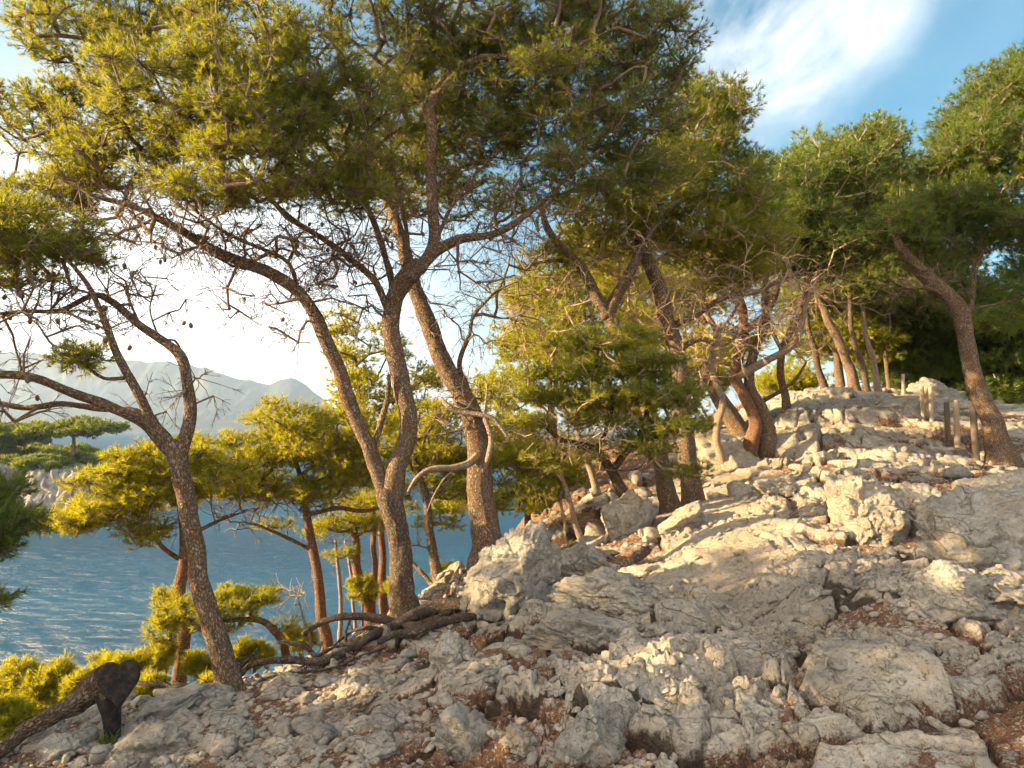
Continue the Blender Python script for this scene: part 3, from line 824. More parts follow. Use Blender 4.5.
        if bare:
            # dead twigs: crooked, forking, no needles
            for q in range(2):
                pass
            st = C; n = len(C)
            for lev, (m, ln, r) in enumerate(((4, cs*1.7, .0040), (3, cs*.9, .0026), (2, cs*.45, .0018)) if s.Y < 9 else ((3, cs*1.7, .0058), (2, cs*.9, .0038))):
                o = np.repeat(st, m, 0)
                dv = rnd_dir(len(o)); 
                if lev == 0: out = unit(np.repeat(C-ctr, m, 0)+1e-3); dv = unit(dv*.8+out*.5)
                else: dv = unit(dv*.75+np.repeat(pd, m, 0))
                l = ln*rng.uniform(.5, 1.2, (len(o), 1))
                mid = o+dv*l*.5+rng.normal(size=o.shape)*l*.05; e = mid+unit(dv+rng.normal(size=o.shape)*.2)*l*.5
                prisms(s.tw, o, mid, r*thick, r*.8*thick); prisms(s.tw, mid, e, r*.8*thick, r*.5*thick)
                if lev < 2:
                    sel = rng.random(len(o)) < .8
                    pick = rng.random(len(o))[:, None]
                    st = (mid*(1-pick)+e*pick)[sel]; pd = dv[sel]
                if lev == 1 and cones:
                    kk = rng.random(len(e)) < cones; s.cn.append(e[kk])
            nodes_new = arr[base_n:cnt]
            s.nodes = list(nodes)+list(nodes_new); s.nr = list(nr)+[.012]*len(nodes_new)
            return
        n = len(C)
        nts = rng.integers(int(nt*.6), int(nt*1.4)+1, n)
        ci = np.repeat(np.arange(n), nts)
        g = rng.normal(size=(len(ci), 3)); g = unit(g)*(rng.random((len(ci), 1))**.45)*1.5
        off = g*np.array([cs, cs, cs*flat])
        off[:, 2] += cs*.12
        pos = C[ci]+off
        ax = unit(unit(off)*.75+unit(C[ci]-ctr[ci]+1e-3)*.35+np.array([0, 0, lift])+rnd_dir(len(ci))*.35)
        tt = np.clip(rng.uniform(*tint, len(ci))*.5+rng.uniform(*tint, n)[ci]*.5+tsh[ci], 0, 1)
        sc = rng.uniform(.6, 1.25, len(ci))*rng.uniform(.75, 1.15, n)[ci]
        if s.Y < 12 and s.Y > 6: K = int(K*1.3); w = w*.72
        V, T, t = blades(pos, ax, L*sc, w, K, tt)
        s.leafV.append(V); s.leafT.append(T+s.ln); s.ln += len(V)
        s.la = getattr(s, 'la', []); s.la.append(t)
        # twigs to shoots
        sel = rng.random(len(ci)) < (.8 if s.Y < 9 else .45)
        o = C[ci][sel]; e = pos[sel]
        mid = o*.5+e*.5+rng.normal(size=o.shape)*cs*.10; mid[:, 2] -= cs*.06
        rt = .0030*thick
        prisms(s.tw, o, mid, rt*1.3, rt); prisms(s.tw, mid, e, rt, rt*.7)
        s.nodes = list(nodes)+list(arr[base_n:cnt]); s.nr = list(nr)+[.012]*(cnt-base_n)
    def done(s, twig='twig'):
        if s.tw.n: s.tw.build('branches', M[twig], s.root, s.b)
        if s.ln:
            mk('crown', np.concatenate(s.leafV), [np.concatenate(s.leafT)], M[s.leaf], s.root, s.b, {'tint': np.concatenate(s.la)}, smooth=False)
        if s.cn:
            c = np.concatenate(s.cn); c = c[rng.permutation(len(c))[:45]]
            V, T = ICO[2]; V = V*np.array([.017, .017, .026])
            me = None
            for p in c:
                if me is None:
                    o = mk('cone', V, [T], M['bark_dark'], s.root); me = o.data
                else:
                    o = bpy.data.objects.new('cone', me); COL.objects.link(o); o.parent = s.root
                o.location = [float(v) for v in p-s.b-np.array([0, 0, .02])]; o.rotation_euler = (rng.uniform(-.5, .5), rng.uniform(-.5, .5), 0)
        return s.root

# ---- the forked pine on the left
A = Tree('pine_tree', 'forked pine near the left edge, two long bare limbs reaching out over the water', 6.5, bark='bark', leaf='needle')
A.stem('trunk', [(229,690,0,0.105),(219,640,0,0.097),(204,590,0,0.088),(189,530,0,0.084),(182,485,0,0.088),(176,456,0,0.092),(168,446,0,0.084)], plates=.006)
A.stem('limb', [(178,462,0,0.072),(188,425,0,0.060),(187,388,.05,0.055),(179,358,.1,0.050),(164,342,.1,0.044),(140,325,.1,0.038),(112,303,.1,0.033),(92,296,.0,0.027),(58,311,-.1,0.021),(20,312,-.2,0.017),(-40,318,-.3,0.013)])
A.stem('limb', [(174,455,0,0.067),(152,420,-.1,0.048),(138,392,-.15,0.042),(122,362,-.2,0.037),(108,330,-.25,0.030),(98,308,-.25,0.025),(88,285,-.3,0.021),(70,262,-.4,0.015),(50,245,-.5,0.010)])
A.stem('limb', [(172,452,0,0.063),(146,428,-.1,0.052),(115,412,-.25,0.047),(85,398,-.35,0.042),(55,383,-.5,0.038),(25,377,-.6,0.036),(-20,377,-.7,0.033),(-90,385,-.9,0.025),(-150,380,-1.,0.017)])
A.stem('limb', [(160,432,0,0.038),(135,412,.05,0.030),(100,409,.1,0.029),(60,405,.1,0.030),(20,406,.1,0.030),(-40,402,.1,0.025),(-110,410,0,0.017)])
A.stem('limb', [(124,378,-.2,0.020),(104,378,-.2,0.017),(85,365,-.25,0.015),(70,350,-.3,0.013),(52,345,-.3,0.010),(38,325,-.3,0.007),(28,318,-.3,0.005)])
A.stem('limb', [(186,398,0,0.010),(178,345,0,0.010),(160,338,.0,0.010),(150,312,0,0.008),(152,290,.0,0.007),(140,272,.1,0.005)])
A.stem('limb', [(140,326,.1,0.012),(130,300,.1,0.010),(126,282,.1,0.008),(112,272,.1,0.007),(105,258,.1,0.005)])
A.grow([(110,285,0,60,30,.5,16),(60,320,-.2,70,25,.4,14),(200,385,0,22,24,.2,4),(150,300,0,40,30,.3,8),(20,350,-.4,60,40,.5,9),(15,415,-.3,60,12,.3,5),(165,400,0,16,20,.2,3),(30,300,-.3,40,40,.5,10)], cs=.13, bare=True, cones=.03)
A.grow([(35,236,-.4,52,28,.6,22),(80,258,-.2,24,14,.4,8),(0,262,-.5,38,26,.6,14),(-60,250,-.6,60,45,.8,22),(12,225,-.3,40,24,.5,14),(84,360,-.25,24,8,.25,6,.3),(-60,330,-.8,40,30,.5,10),(-130,360,-1,60,40,.6,20)], cs=.17, nt=34, tint=(0,.7))
A.done()

# ---- the great pine in the middle
B = Tree('pine_tree', 'tall forked pine with a dark foot beside the fallen branches, its crown filling the top', 7.6, bark='bark_dark', leaf='needle')
B.stem('trunk', [(407,616,0,0.133),(404,585,0,0.125),(399,550,0,0.121),(394,520,0,0.121),(389,498,0,0.125),(388,488,0,0.113)], plates=.012)
B.stem('stem', [(392,505,0,0.105),(397,470,0,0.109),(403,445,.05,0.109),(410,415,.1,0.105),(402,385,.1,0.105),(394,355,.1,0.101),(388,325,.1,0.098),(392,300,.1,0.101),(405,278,.05,0.105),(420,262,0,0.098)], plates=.007, mat='bark')
B.stem('stem', [(389,505,0,0.081),(377,470,0,0.081),(368,440,-.05,0.081),(356,415,-.1,0.077),(346,392,-.15,0.077),(338,368,-.2,0.073),(328,342,-.25,0.069),(318,318,-.3,0.066),(300,293,-.4,0.063),(272,275,-.5,0.058),(245,264,-.6,0.053),(212,250,-.7,0.047),(175,228,-.9,0.039),(135,208,-1.,0.029),(95,195,-1.2,0.019),(60,178,-1.3,0.011)], mat='bark')
B.stem('limb', [(372,450,0,0.037),(382,422,.05,0.034),(388,398,.05,0.029),(389,375,0,0.023)], mat='bark')
B.stem('limb', [(410,280,0,0.069),(424,262,0,0.069),(440,248,0,0.061),(460,240,0,0.049),(482,236,-.05,0.040),(508,226,-.1,0.037),(532,210,-.2,0.030),(552,192,-.3,0.024),(572,172,-.4,0.017),(600,150,-.5,0.011)], mat='bark')
B.stem('stem', [(420,268,0,0.069),(433,245,.05,0.069),(434,215,.1,0.064),(433,185,.1,0.063),(432,160,.1,0.058),(431,135,.1,0.061),(430,108,.1,0.057),(440,90,.1,0.044),(458,70,.05,0.040),(478,58,0,0.037),(505,56,-.1,0.032),(535,58,-.2,0.024),(570,48,-.3,0.017),(610,30,-.4,0.011)], mat='bark')
B.stem('stem', [(430,110,.1,0.049),(438,88,.15,0.040),(452,68,.2,0.037),(456,48,.2,0.034),(452,25,.2,0.029),(462,-5,.2,0.024),(460,-60,.2,0.017)], mat='bark')
B.stem('limb', [(430,122,.1,0.040),(420,100,.2,0.032),(400,78,.2,0.028),(380,62,.1,0.023),(365,50,0,0.017),(340,30,-.1,0.011)], mat='bark')
B.stem('limb', [(388,310,.1,0.040),(376,285,0,0.037),(352,262,-.1,0.032),(322,238,-.3,0.029),(290,218,-.5,0.026),(262,190,-.7,0.023),(238,160,-.8,0.017),(215,120,-.9,0.011)], mat='bark')
B.stem('limb', [(395,300,.1,0.040),(388,265,.1,0.037),(375,225,0,0.032),(352,185,-.1,0.029),(330,150,-.2,0.024),(300,112,-.4,0.017),(275,70,-.5,0.011)], mat='bark')
B.stem('limb', [(300,293,-.4,0.024),(288,262,-.5,0.021),(262,248,-.6,0.019),(225,232,-.8,0.017),(190,205,-.9,0.015),(160,170,-1,0.010)], mat='bark')
B.stem('limb', [(400,290,.1,0.032),(408,250,.2,0.029),(402,205,.3,0.024),(392,160,.4,0.019),(385,110,.5,0.012)], mat='bark')
B.stem('limb', [(434,245,.1,0.024),(452,205,.2,0.021),(480,170,.3,0.017),(515,140,.3,0.015),(560,118,.2,0.010)], mat='bark')
# dead twig thicket under the crown
B.grow([(200,235,-.8,110,22,.7,60),(300,250,-.4,80,30,.7,60),(370,225,0,60,45,.7,44),(270,300,-.5,60,16,.4,12),(300,330,-.3,40,14,.3,6),(130,215,-1,60,25,.6,26),(350,285,0,40,40,.5,22),(460,270,0,60,40,.6,22),(500,220,-.1,60,30,.5,20),(240,320,-.4,30,12,.3,4)], cs=.15, bare=True, cones=.05)
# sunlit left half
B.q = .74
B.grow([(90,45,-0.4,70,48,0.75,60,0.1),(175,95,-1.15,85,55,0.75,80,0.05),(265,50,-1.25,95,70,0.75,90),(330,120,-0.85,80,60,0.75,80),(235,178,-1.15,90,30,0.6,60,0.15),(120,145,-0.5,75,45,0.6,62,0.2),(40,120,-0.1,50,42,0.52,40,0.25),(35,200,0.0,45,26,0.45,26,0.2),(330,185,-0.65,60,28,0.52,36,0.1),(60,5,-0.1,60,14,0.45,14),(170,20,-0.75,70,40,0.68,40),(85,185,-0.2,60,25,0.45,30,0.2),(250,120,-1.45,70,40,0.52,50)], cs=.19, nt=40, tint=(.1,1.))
# right half, its shade put into a darker needle tint
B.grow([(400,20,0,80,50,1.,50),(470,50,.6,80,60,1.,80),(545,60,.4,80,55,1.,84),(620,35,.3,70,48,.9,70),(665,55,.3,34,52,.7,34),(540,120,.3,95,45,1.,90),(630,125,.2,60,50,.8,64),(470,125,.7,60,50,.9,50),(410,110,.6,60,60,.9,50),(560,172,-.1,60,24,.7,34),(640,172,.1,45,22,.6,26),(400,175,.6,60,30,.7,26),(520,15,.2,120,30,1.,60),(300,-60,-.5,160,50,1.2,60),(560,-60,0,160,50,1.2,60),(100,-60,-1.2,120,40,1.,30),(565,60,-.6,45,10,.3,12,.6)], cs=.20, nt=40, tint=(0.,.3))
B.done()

# ---- the pine leaning behind it, with bleached broken limbs
C = Tree('pine_tree', 'thick sunlit pine behind the tall split boulder, pale broken limbs twisting from its trunk', 8.5, leaf='needle', bark='bark', fit=False)
C.stem('trunk', [(489,560,0,0.184),(488,540,0,0.170),(484,510,0,0.166),(481,475,0,0.161),(478,445,0,0.152),(472,418,0,0.138),(462,395,0,0.120),(450,372,0,0.110),(438,350,0,0.106),(427,325,.05,0.110),(417,298,.1,0.101),(408,265,.2,0.092),(398,230,.3,0.078),(385,190,.4,0.060),(375,150,.5,0.041),(360,100,.6,0.023)], plates=.012)
C.stem('limb', [(478,440,0,0.069),(470,420,0,0.064),(470,405,0,0.046),(466,385,0,0.041),(460,365,0,0.032),(470,335,0,0.028),(474,315,-.05,0.024),(488,298,-.1,0.018),(498,290,-.1,0.013)])
C.stem('broken_limb', [(478,455,-.1,0.046),(468,462,-.25,0.044),(455,466,-.35,0.041),(440,468,-.4,0.039),(425,472,-.45,0.031),(415,480,-.5,0.024),(408,492,-.5,0.015)], mat='pale', attach=False)
C.stem('broken_limb', [(441,398,-.1,0.018),(447,404,-.18,0.032),(458,411,-.2,0.033),(470,414,-.2,0.033),(484,416,-.2,0.035),(494,420,-.2,0.032),(502,430,-.2,0.026),(509,440,-.2,0.017)], mat='pale', attach=False)
C.stem('broken_limb', [(483,472,-.15,0.028),(488,458,-.2,0.035),(491,442,-.22,0.033),(488,428,-.2,0.031),(484,416,-.2,0.031),(486,400,-.2,0.017),(487,384,-.2,0.009)], mat='pale', attach=False)
C.stem('broken_limb', [(494,450,-.2,0.015),(502,444,-.2,0.013),(510,436,-.22,0.011),(505,432,-.2,0.006)], mat='pale', attach=False)
C.stem('broken_limb', [(452,470,-.35,0.011),(440,485,-.4,0.011),(430,505,-.4,0.010),(422,528,-.4,0.007)], mat='pale', attach=False)
C.grow([(455,330,-.1,30,24,.3,8),(500,310,0,40,40,.5,16),(470,400,-.1,30,22,.3,8),(520,270,.2,40,40,.5,14),(430,430,-.2,30,16,.3,5)], cs=.16, bare=True)
C.grow([(380,200,.8,60,40,.8,30),(440,170,1.,70,50,.9,36),(340,150,.8,60,50,.8,30),(400,120,1.1,80,50,.9,36),(480,200,1.0,60,30,.7,22,.3)], cs=.22, nt=36, tint=(.1,.8))
C.done()

# ---- forked pine behind the green bush, its foot at the edge of the path
D = Tree('pine_tree', 'slim pine standing left of its twin, forking in a V above the green bush', 10.6, leaf='needle', bark='bark')
D.stem('trunk', [(672,512,0,.15),(667,490,0,.14),(660,462,0,.13),(654,430,0,.12),(642,395,0,.115),(628,360,0,.11),(612,325,0,.11),(606,312,0,.11)], plates=.01)
D.stem('stem', [(608,318,0,.10),(598,298,0,.09),(586,275,0,.08),(572,256,0,.07),(556,242,0,.06),(545,225,0,.05),(538,195,0,.03)])
D.stem('stem', [(606,318,0,.10),(618,294,0,.09),(630,275,0,.085),(640,250,.1,.07),(655,225,.2,.055),(680,190,.3,.035),(700,150,.4,.02)])
D.stem('limb', [(588,280,0,.05),(570,262,.1,.04),(545,262,.1,.03),(520,270,.1,.018)])
D.grow([(560,225,-.1,50,20,.6,20),(620,240,0,50,25,.6,24),(590,290,0,50,22,.6,14)], cs=.2, bare=True)
D.grow([(550,275,.6,40,26,.8,20,.3),(590,245,.8,40,25,.8,20,.3),(560,320,.6,40,22,.6,14,.3),(640,215,.2,50,30,.8,34),(600,200,.3,50,22,.8,24),(700,130,.6,50,45,1.0,60,-.3),(725,175,.7,38,38,.9,44,-.3),(670,180,.3,45,35,.9,44,-.2),(718,108,.8,30,22,.7,18,0)], cs=.26, nt=34, L=.10, w=.011, tint=(.1,.9))
D.done('twig_pale')
E = Tree('pine_tree', 'dark stemmed pine right of its twin, rising straight above the green bush', 10.4, leaf='needle_gold', bark='bark', fit=False)
E.stem('trunk', [(694,505,0,.15),(690,480,0,.145),(687,450,0,.135),(684,415,0,.13),(681,380,0,.125),(676,350,0,.125),(666,318,0,.12),(658,290,0,.11),(648,262,0,.10),(640,235,.1,.08),(645,205,.2,.05)], plates=.01)
E.stem('limb', [(674,325,0,.06),(700,312,0,.05),(730,296,0,.045),(760,290,.1,.035),(800,272,.2,.02)])
E.stem('limb', [(680,350,0,.05),(700,340,-.1,.04),(720,345,-.1,.035),(745,330,-.1,.02)])
E.grow([(700,290,-.4,55,34,.7,26),(740,320,-.4,50,34,.7,18),(640,300,-.2,36,34,.6,18),(700,360,-.3,40,26,.6,14),(760,270,-.2,40,26,.7,16)], cs=.22, bare=True)
E.grow([(700,235,.3,60,30,1.,54,.0),(750,255,.4,45,30,.9,40,.0),(650,235,.4,40,25,.8,26,.1),(745,215,.6,40,30,.9,40,-.25),(610,262,1.2,40,30,.8,26,.35),(640,330,1.8,50,26,.8,26,.4),(715,275,1.5,60,24,.8,30,.3)], cs=.28, nt=32, L=.10, w=.011, tint=(.05,.8))
E.done('twig_pale')
# ---- many stemmed pines where the path climbs
G = Tree('pine_tree', 'crooked pine with a reddish foot, nearest of the far trunks where the path climbs', 13.6, leaf='needle_green', bark='bark')
G.stem('trunk', [(748,458,0,.13),(752,440,0,.125),(756,425,0,.12),(748,405,0,.115),(737,385,0,.11),(733,372,0,.11),(740,350,0,.11),(745,330,0,.10),(742,305,0,.085),(735,285,0,.09),(722,262,0,.06)], mat='bark_red', plates=.012)
G.stem('limb', [(733,378,0,.09),(765,362,-.2,.075),(790,345,-.3,.065),(801,325,-.3,.06),(806,305,-.3,.05),(812,285,-.3,.04),(825,260,-.3,.02)], mat='pale')
G.stem('limb', [(744,332,0,.08),(765,315,0,.07),(775,295,0,.06),(782,270,0,.045),(790,245,0,.025)])
G.stem('limb', [(745,310,0,.05),(720,290,0,.045),(700,270,0,.035),(692,250,0,.02)])
G.grow([(770,290,-.6,60,38,.9,26),(730,270,-.4,44,30,.9,16),(810,300,-.4,44,34,.9,17),(720,340,-.2,40,30,.8,14),(790,340,-.3,40,24,.8,12)], cs=.28, bare=True)
G.grow([(775,200,.3,45,35,1.3,60,-.25),(830,185,.6,50,35,1.4,70,-.2),(790,235,0,55,30,1.2,64,.0),(850,225,.4,45,30,1.2,54,-.1),(745,245,.2,35,25,1.,30,.1),(825,255,.1,50,20,1.1,44,-.1),(860,160,.8,35,30,1.2,44,-.1),(812,158,.9,22,20,.9,20,.35),(876,140,.9,16,16,.8,14,.3)], cs=.32, nt=32, L=.13, w=.015, tint=(.1,.8))
G.done('twig_pale')
G2 = Tree('pine_tree', 'pine with a slender curved stem just right of the reddish footed one', 14.2, leaf='needle_gold', bark='bark')
G2.stem('trunk', [(768,444,0,.14),(768,428,0,.13),(762,408,0,.12),(752,390,0,.11),(750,365,0,.10),(758,340,0,.10),(768,310,0,.08),(765,280,0,.06),(770,250,0,.03)], plates=.01)
G2.stem('limb', [(762,402,0,.05),(780,392,0,.04),(795,378,.1,.035),(806,362,.1,.02)], mat='bark_dark')
G2.grow([(770,300,.3,30,30,.8,14),(790,340,.2,30,20,.6,8)], cs=.3, bare=True)
G2.grow([(770,250,.9,50,30,1.,30),(700,350,1.4,40,20,.7,14,.4),(740,225,1.2,40,25,.9,20,0)], cs=.32, nt=30, L=.13, w=.015, tint=(.2,.9))
G2.done('twig_pale')
G3 = Tree('pine_tree', 'pine leaning left behind the reddish footed one, with a bare lower stem', 14.6, leaf='needle_gold', bark='bark')
G3.stem('trunk', [(742,436,0,.17),(734,420,0,.16),(722,402,0,.15),(712,385,0,.14),(704,365,0,.13),(700,340,0,.10),(706,310,0,.08),(700,280,0,.05)])
G3.grow([(700,300,.3,50,25,.8,14)], cs=.3, bare=True)
G3.grow([(690,280,.9,50,25,1.,30,.3),(680,400,1.5,30,22,.6,12,.4)], cs=.3, nt=30, L=.13, w=.015, tint=(.2,.9))
G3.done('twig_pale')
G4 = Tree('pine_tree', 'thin pale pine rising between the twin trunks and the reddish footed one', 12.4, leaf='needle_gold', bark='pale', fit=False)
G4.stem('trunk', [(722,462,0,.07),(716,430,0,.065),(722,400,0,.06),(712,370,0,.055),(716,335,0,.05),(702,300,0,.045),(708,265,0,.035),(700,235,0,.02)])
G4.stem('limb', [(716,335,0,.03),(735,310,-.1,.028),(748,280,-.1,.022),(744,250,0,.014)])
G4.grow([(720,300,0,40,34,.6,26)], cs=.26, bare=True)
G4.grow([(715,250,.3,30,18,.6,16)], cs=.28, nt=30, L=.11, w=.012); G4.done('twig_pale')
G5 = Tree('pine_tree', 'slim curved pine leaning right over the far end of the path', 15., leaf='needle_gold', bark='bark', fit=False)
G5.stem('trunk', [(784,425,0,.09),(786,400,0,.08),(780,375,0,.075),(784,345,0,.07),(798,315,0,.06),(806,285,0,.05),(822,260,0,.035),(834,235,0,.02)])
G5.stem('limb', [(782,350,0,.045),(768,325,0,.04),(762,300,0,.03),(768,275,0,.02)])
G5.grow([(800,290,0,44,30,.8,30)], cs=.3, bare=True)
G5.grow([(826,240,.3,30,16,.8,18)], cs=.3, nt=30, L=.13, w=.015); G5.done('twig_pale')
D2 = Tree('pine_tree', 'thin forked pine leaning left between the leaning trunk and the green bush', 11.5, leaf='needle_gold', bark='pale', fit=False)
D2.stem('trunk', [(600,505,0,.06),(590,470,0,.055),(575,430,0,.05),(560,395,0,.045),(552,355,0,.04),(535,320,0,.035),(530,285,0,.028),(515,255,0,.018)])
D2.stem('limb', [(553,360,0,.03),(565,330,0,.028),(575,300,0,.02),(570,270,0,.014)])
D2.grow([(540,310,0,40,40,.6,24)], cs=.24, bare=True)
D2.grow([(520,300,.3,26,18,.6,12),(545,345,.3,30,14,.6,12)], cs=.28, nt=30, L=.11, w=.012); D2.done('twig_pale')
# ---- the group on the crest
crest = [
 ('pine with a dark leaning trunk at the left end of the crest group', [(826,394,0,.15),(820,375,0,.14),(814,350,0,.13),(808,325,0,.10),(806,295,0,.06)], [(800,300,.5,35,20,1.2,22,.1),(810,270,.8,40,20,1.2,26)], 'bark_dark'),
 ('thickest pine of the crest group, leaning left behind the humped boulder', [(857,396,0,.22),(850,372,0,.20),(840,345,0,.19),(828,320,0,.17),(818,295,0,.14),(815,265,0,.09)], [(840,285,.3,45,25,1.4,50,-.2),(830,240,.5,40,25,1.4,40,-.2)], 'bark'),
 ('straight slim pine in the middle of the crest group', [(868,394,0,.13),(862,365,0,.13),(852,335,0,.12),(850,300,0,.10),(848,260,0,.07)], [(872,285,.5,40,26,1.4,50,-.2),(880,240,.8,40,30,1.4,60,-.25)], 'bark_dark'),
 ('pale stemmed pine right of centre in the crest group', [(878,392,0,.13),(874,365,0,.12),(866,335,0,.11),(862,305,0,.09),(866,270,0,.06)], [(895,215,1.,45,38,1.6,90,-.3),(880,185,1.,40,28,1.4,60,-.2)], 'pale'),
 ('thin crooked pine at the right end of the crest group', [(889,392,0,.10),(888,370,0,.095),(886,350,0,.09),(890,325,0,.08),(884,300,0,.06)], [(905,300,.8,35,30,1.4,60,-.3),(880,320,1.2,30,20,1.,30,-.2),(905,265,1.2,30,30,1.4,50,-.3)], 'bark'),
]
for i, (lb, st, bl, bk) in enumerate(crest):
    t = Tree('pine_tree', lb, 19+i*.3, 'pines on the crest of the path', bark=bk, leaf='needle')
    st = [(a, b, c, d*.62) for a, b, c, d in st]
    t.stem('trunk', st); t.grow([(st[-1][0], st[-1][1], .2, 26, 20, 1., 10)], cs=.4, bare=True)
    t.grow(bl, cs=.42, nt=30, L=.17, w=.022, K=12, tint=(.0,.8)); t.done()
# dark backdrop pines right of the crest
bk = [('dense dark pine filling the space behind the fence posts', 22, [(925,400,0,.2),(922,370,0,.18),(925,330,0,.15),(930,280,0,.1)], [(930,330,0,45,34,2.,110),(915,375,.2,35,20,1.5,50),(950,290,0,40,35,2.,70),(960,375,0,35,22,1.5,50),(920,270,0,35,30,2.,50)]),
      ('dark pine behind the leaning right trunk', 21, [(1015,405,0,.2),(1012,370,0,.18),(1005,330,0,.14),(1000,290,0,.1)], [(1005,330,0,40,34,1.8,70),(1010,375,0,40,24,1.5,60),(985,350,0,35,30,1.6,50),(1040,300,0,40,50,2.,50),(985,395,0,30,18,1.2,30),(1000,322,-1.5,30,8,.8,16,.7)]),
      ('low bushy pine behind the crest boulders, left of the posts', 23, [(900,392,0,.14),(896,375,0,.12),(898,355,0,.08)], [(895,360,0,35,25,1.6,60),(870,350,.5,30,25,1.5,36),(905,330,.5,30,25,1.5,40)]),
      ('yellow green low pine seen through the gap beyond the crest', 24, [(800,405,0,.12),(798,385,0,.1),(800,370,0,.06)], [(798,378,0,28,13,1.2,26,.6),(780,385,0,20,10,1.,14,.6),(812,352,.5,20,8,.8,10,.2)])]
for i, (lb, Y, st, bl) in enumerate(bk):
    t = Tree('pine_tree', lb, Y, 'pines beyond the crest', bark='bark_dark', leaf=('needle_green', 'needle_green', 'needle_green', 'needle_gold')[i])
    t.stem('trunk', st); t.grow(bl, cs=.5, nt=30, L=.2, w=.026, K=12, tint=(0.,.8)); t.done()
# ---- the leaning pine on the right
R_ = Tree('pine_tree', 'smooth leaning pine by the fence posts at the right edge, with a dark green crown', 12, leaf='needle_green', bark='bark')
R_.stem('trunk', [(1004,460,0,0.207),(998,442,0,0.176),(990,420,0,0.162),(980,395,0,0.149),(972,370,0,0.140),(966,345,0,0.135),(963,325,0,0.135)], plates=.010)
R_.stem('stem', [(965,335,0,0.117),(958,310,0,0.135),(944,292,0,0.126),(928,280,0,0.113),(914,265,-.1,0.099),(900,245,-.2,0.072),(890,220,-.2,0.045)])
R_.stem('limb', [(964,325,0,0.054),(972,300,0,0.045),(974,275,.1,0.041),(985,240,.1,0.036),(1000,200,.1,0.027)], mat='bark')
R_.stem('limb', [(945,294,0,0.041),(925,288,-.2,0.032),(905,287,-.3,0.027),(890,280,-.3,0.016)])
R_.stem('limb', [(966,310,0,0.027),(990,306,.1,0.023),(1015,300,.2,0.018),(1040,290,.2,0.011)])
R_.grow([(930,275,0,30,18,.6,16),(960,280,0,40,20,.6,12),(900,292,-.2,20,8,.4,6)], cs=.26, bare=True)
R_.grow([(1000,105,.2,45,38,1.2,76,-.0),(965,150,.2,38,30,1.1,54),(1010,165,.2,50,35,1.2,70),(940,215,.2,40,25,1.1,44),(990,225,.2,50,28,1.2,54),(900,230,0,32,20,.9,26),(1040,80,.2,30,45,1.1,34),(1050,220,.2,40,60,1.2,50),(925,250,.1,30,14,.8,14),(1060,300,.2,40,40,1.2,30)], cs=.30, nt=34, L=.12, w=.014, tint=(0.,.8))
R_.done()
# ---- green bushy pine in the centre
H_ = Tree('pine_tree', 'low spreading pine with layered green and gold foliage in front of the twin trunks', 9.0, leaf='needle', bark='bark_dark', fit=False)
H_.stem('trunk', [(632,508,.6,.075),(620,485,.5,.07),(607,466,.4,.06),(595,452,.3,.055),(575,445,.2,.05),(560,440,.1,.04),(545,425,0,.03)])
H_.stem('limb', [(612,472,.4,.05),(625,455,.2,.045),(640,430,.1,.04),(648,400,0,.03),(640,370,0,.02)])
H_.stem('limb', [(595,452,.3,.035),(605,430,.1,.03),(612,400,0,.025),(605,365,0,.015)])
H_.stem('limb', [(640,440,.1,.02),(660,442,0,.018),(640,468,0,.012),(600,470,0,.01)])
H_.grow([(590,425,0,60,18,.7,26),(640,430,0,40,15,.6,14),(560,445,0,50,14,.6,14)], cs=.2, bare=True)
H_.grow([(605,342,-0.1,54.6,13.6,0.6,34,0.1),(640,365,-0.2,47.25,13.6,0.6,30,-0.1),(655,395,-0.2,42.0,14.9,0.6,32,0),(580,372,0,57.75,12.4,0.6,32,0.2),(600,398,-0.1,60.900000000000006,11.2,0.6,34,0.25),(545,395,0,42.0,9.3,0.5,15,0.3),(670,430,-0.1,31.5,13.6,0.5,20,-0.2),(640,445,0,37.800000000000004,9.9,0.5,17,0),(520,425,0.2,39.9,8.7,0.5,13,0.2),(575,420,0,52.5,7.4,0.5,13,0.1),(560,458,0.3,52.5,8.7,0.5,15,0.1),(530,375,0.1,25.200000000000003,7.4,0.4,6,0.5),(690,470,0.1,16.8,8.7,0.3,5,-0.2)], cs=.19, nt=34, L=.085, w=.009, tint=(.1,1.), flat=.33)
H_.done('twig_pale')
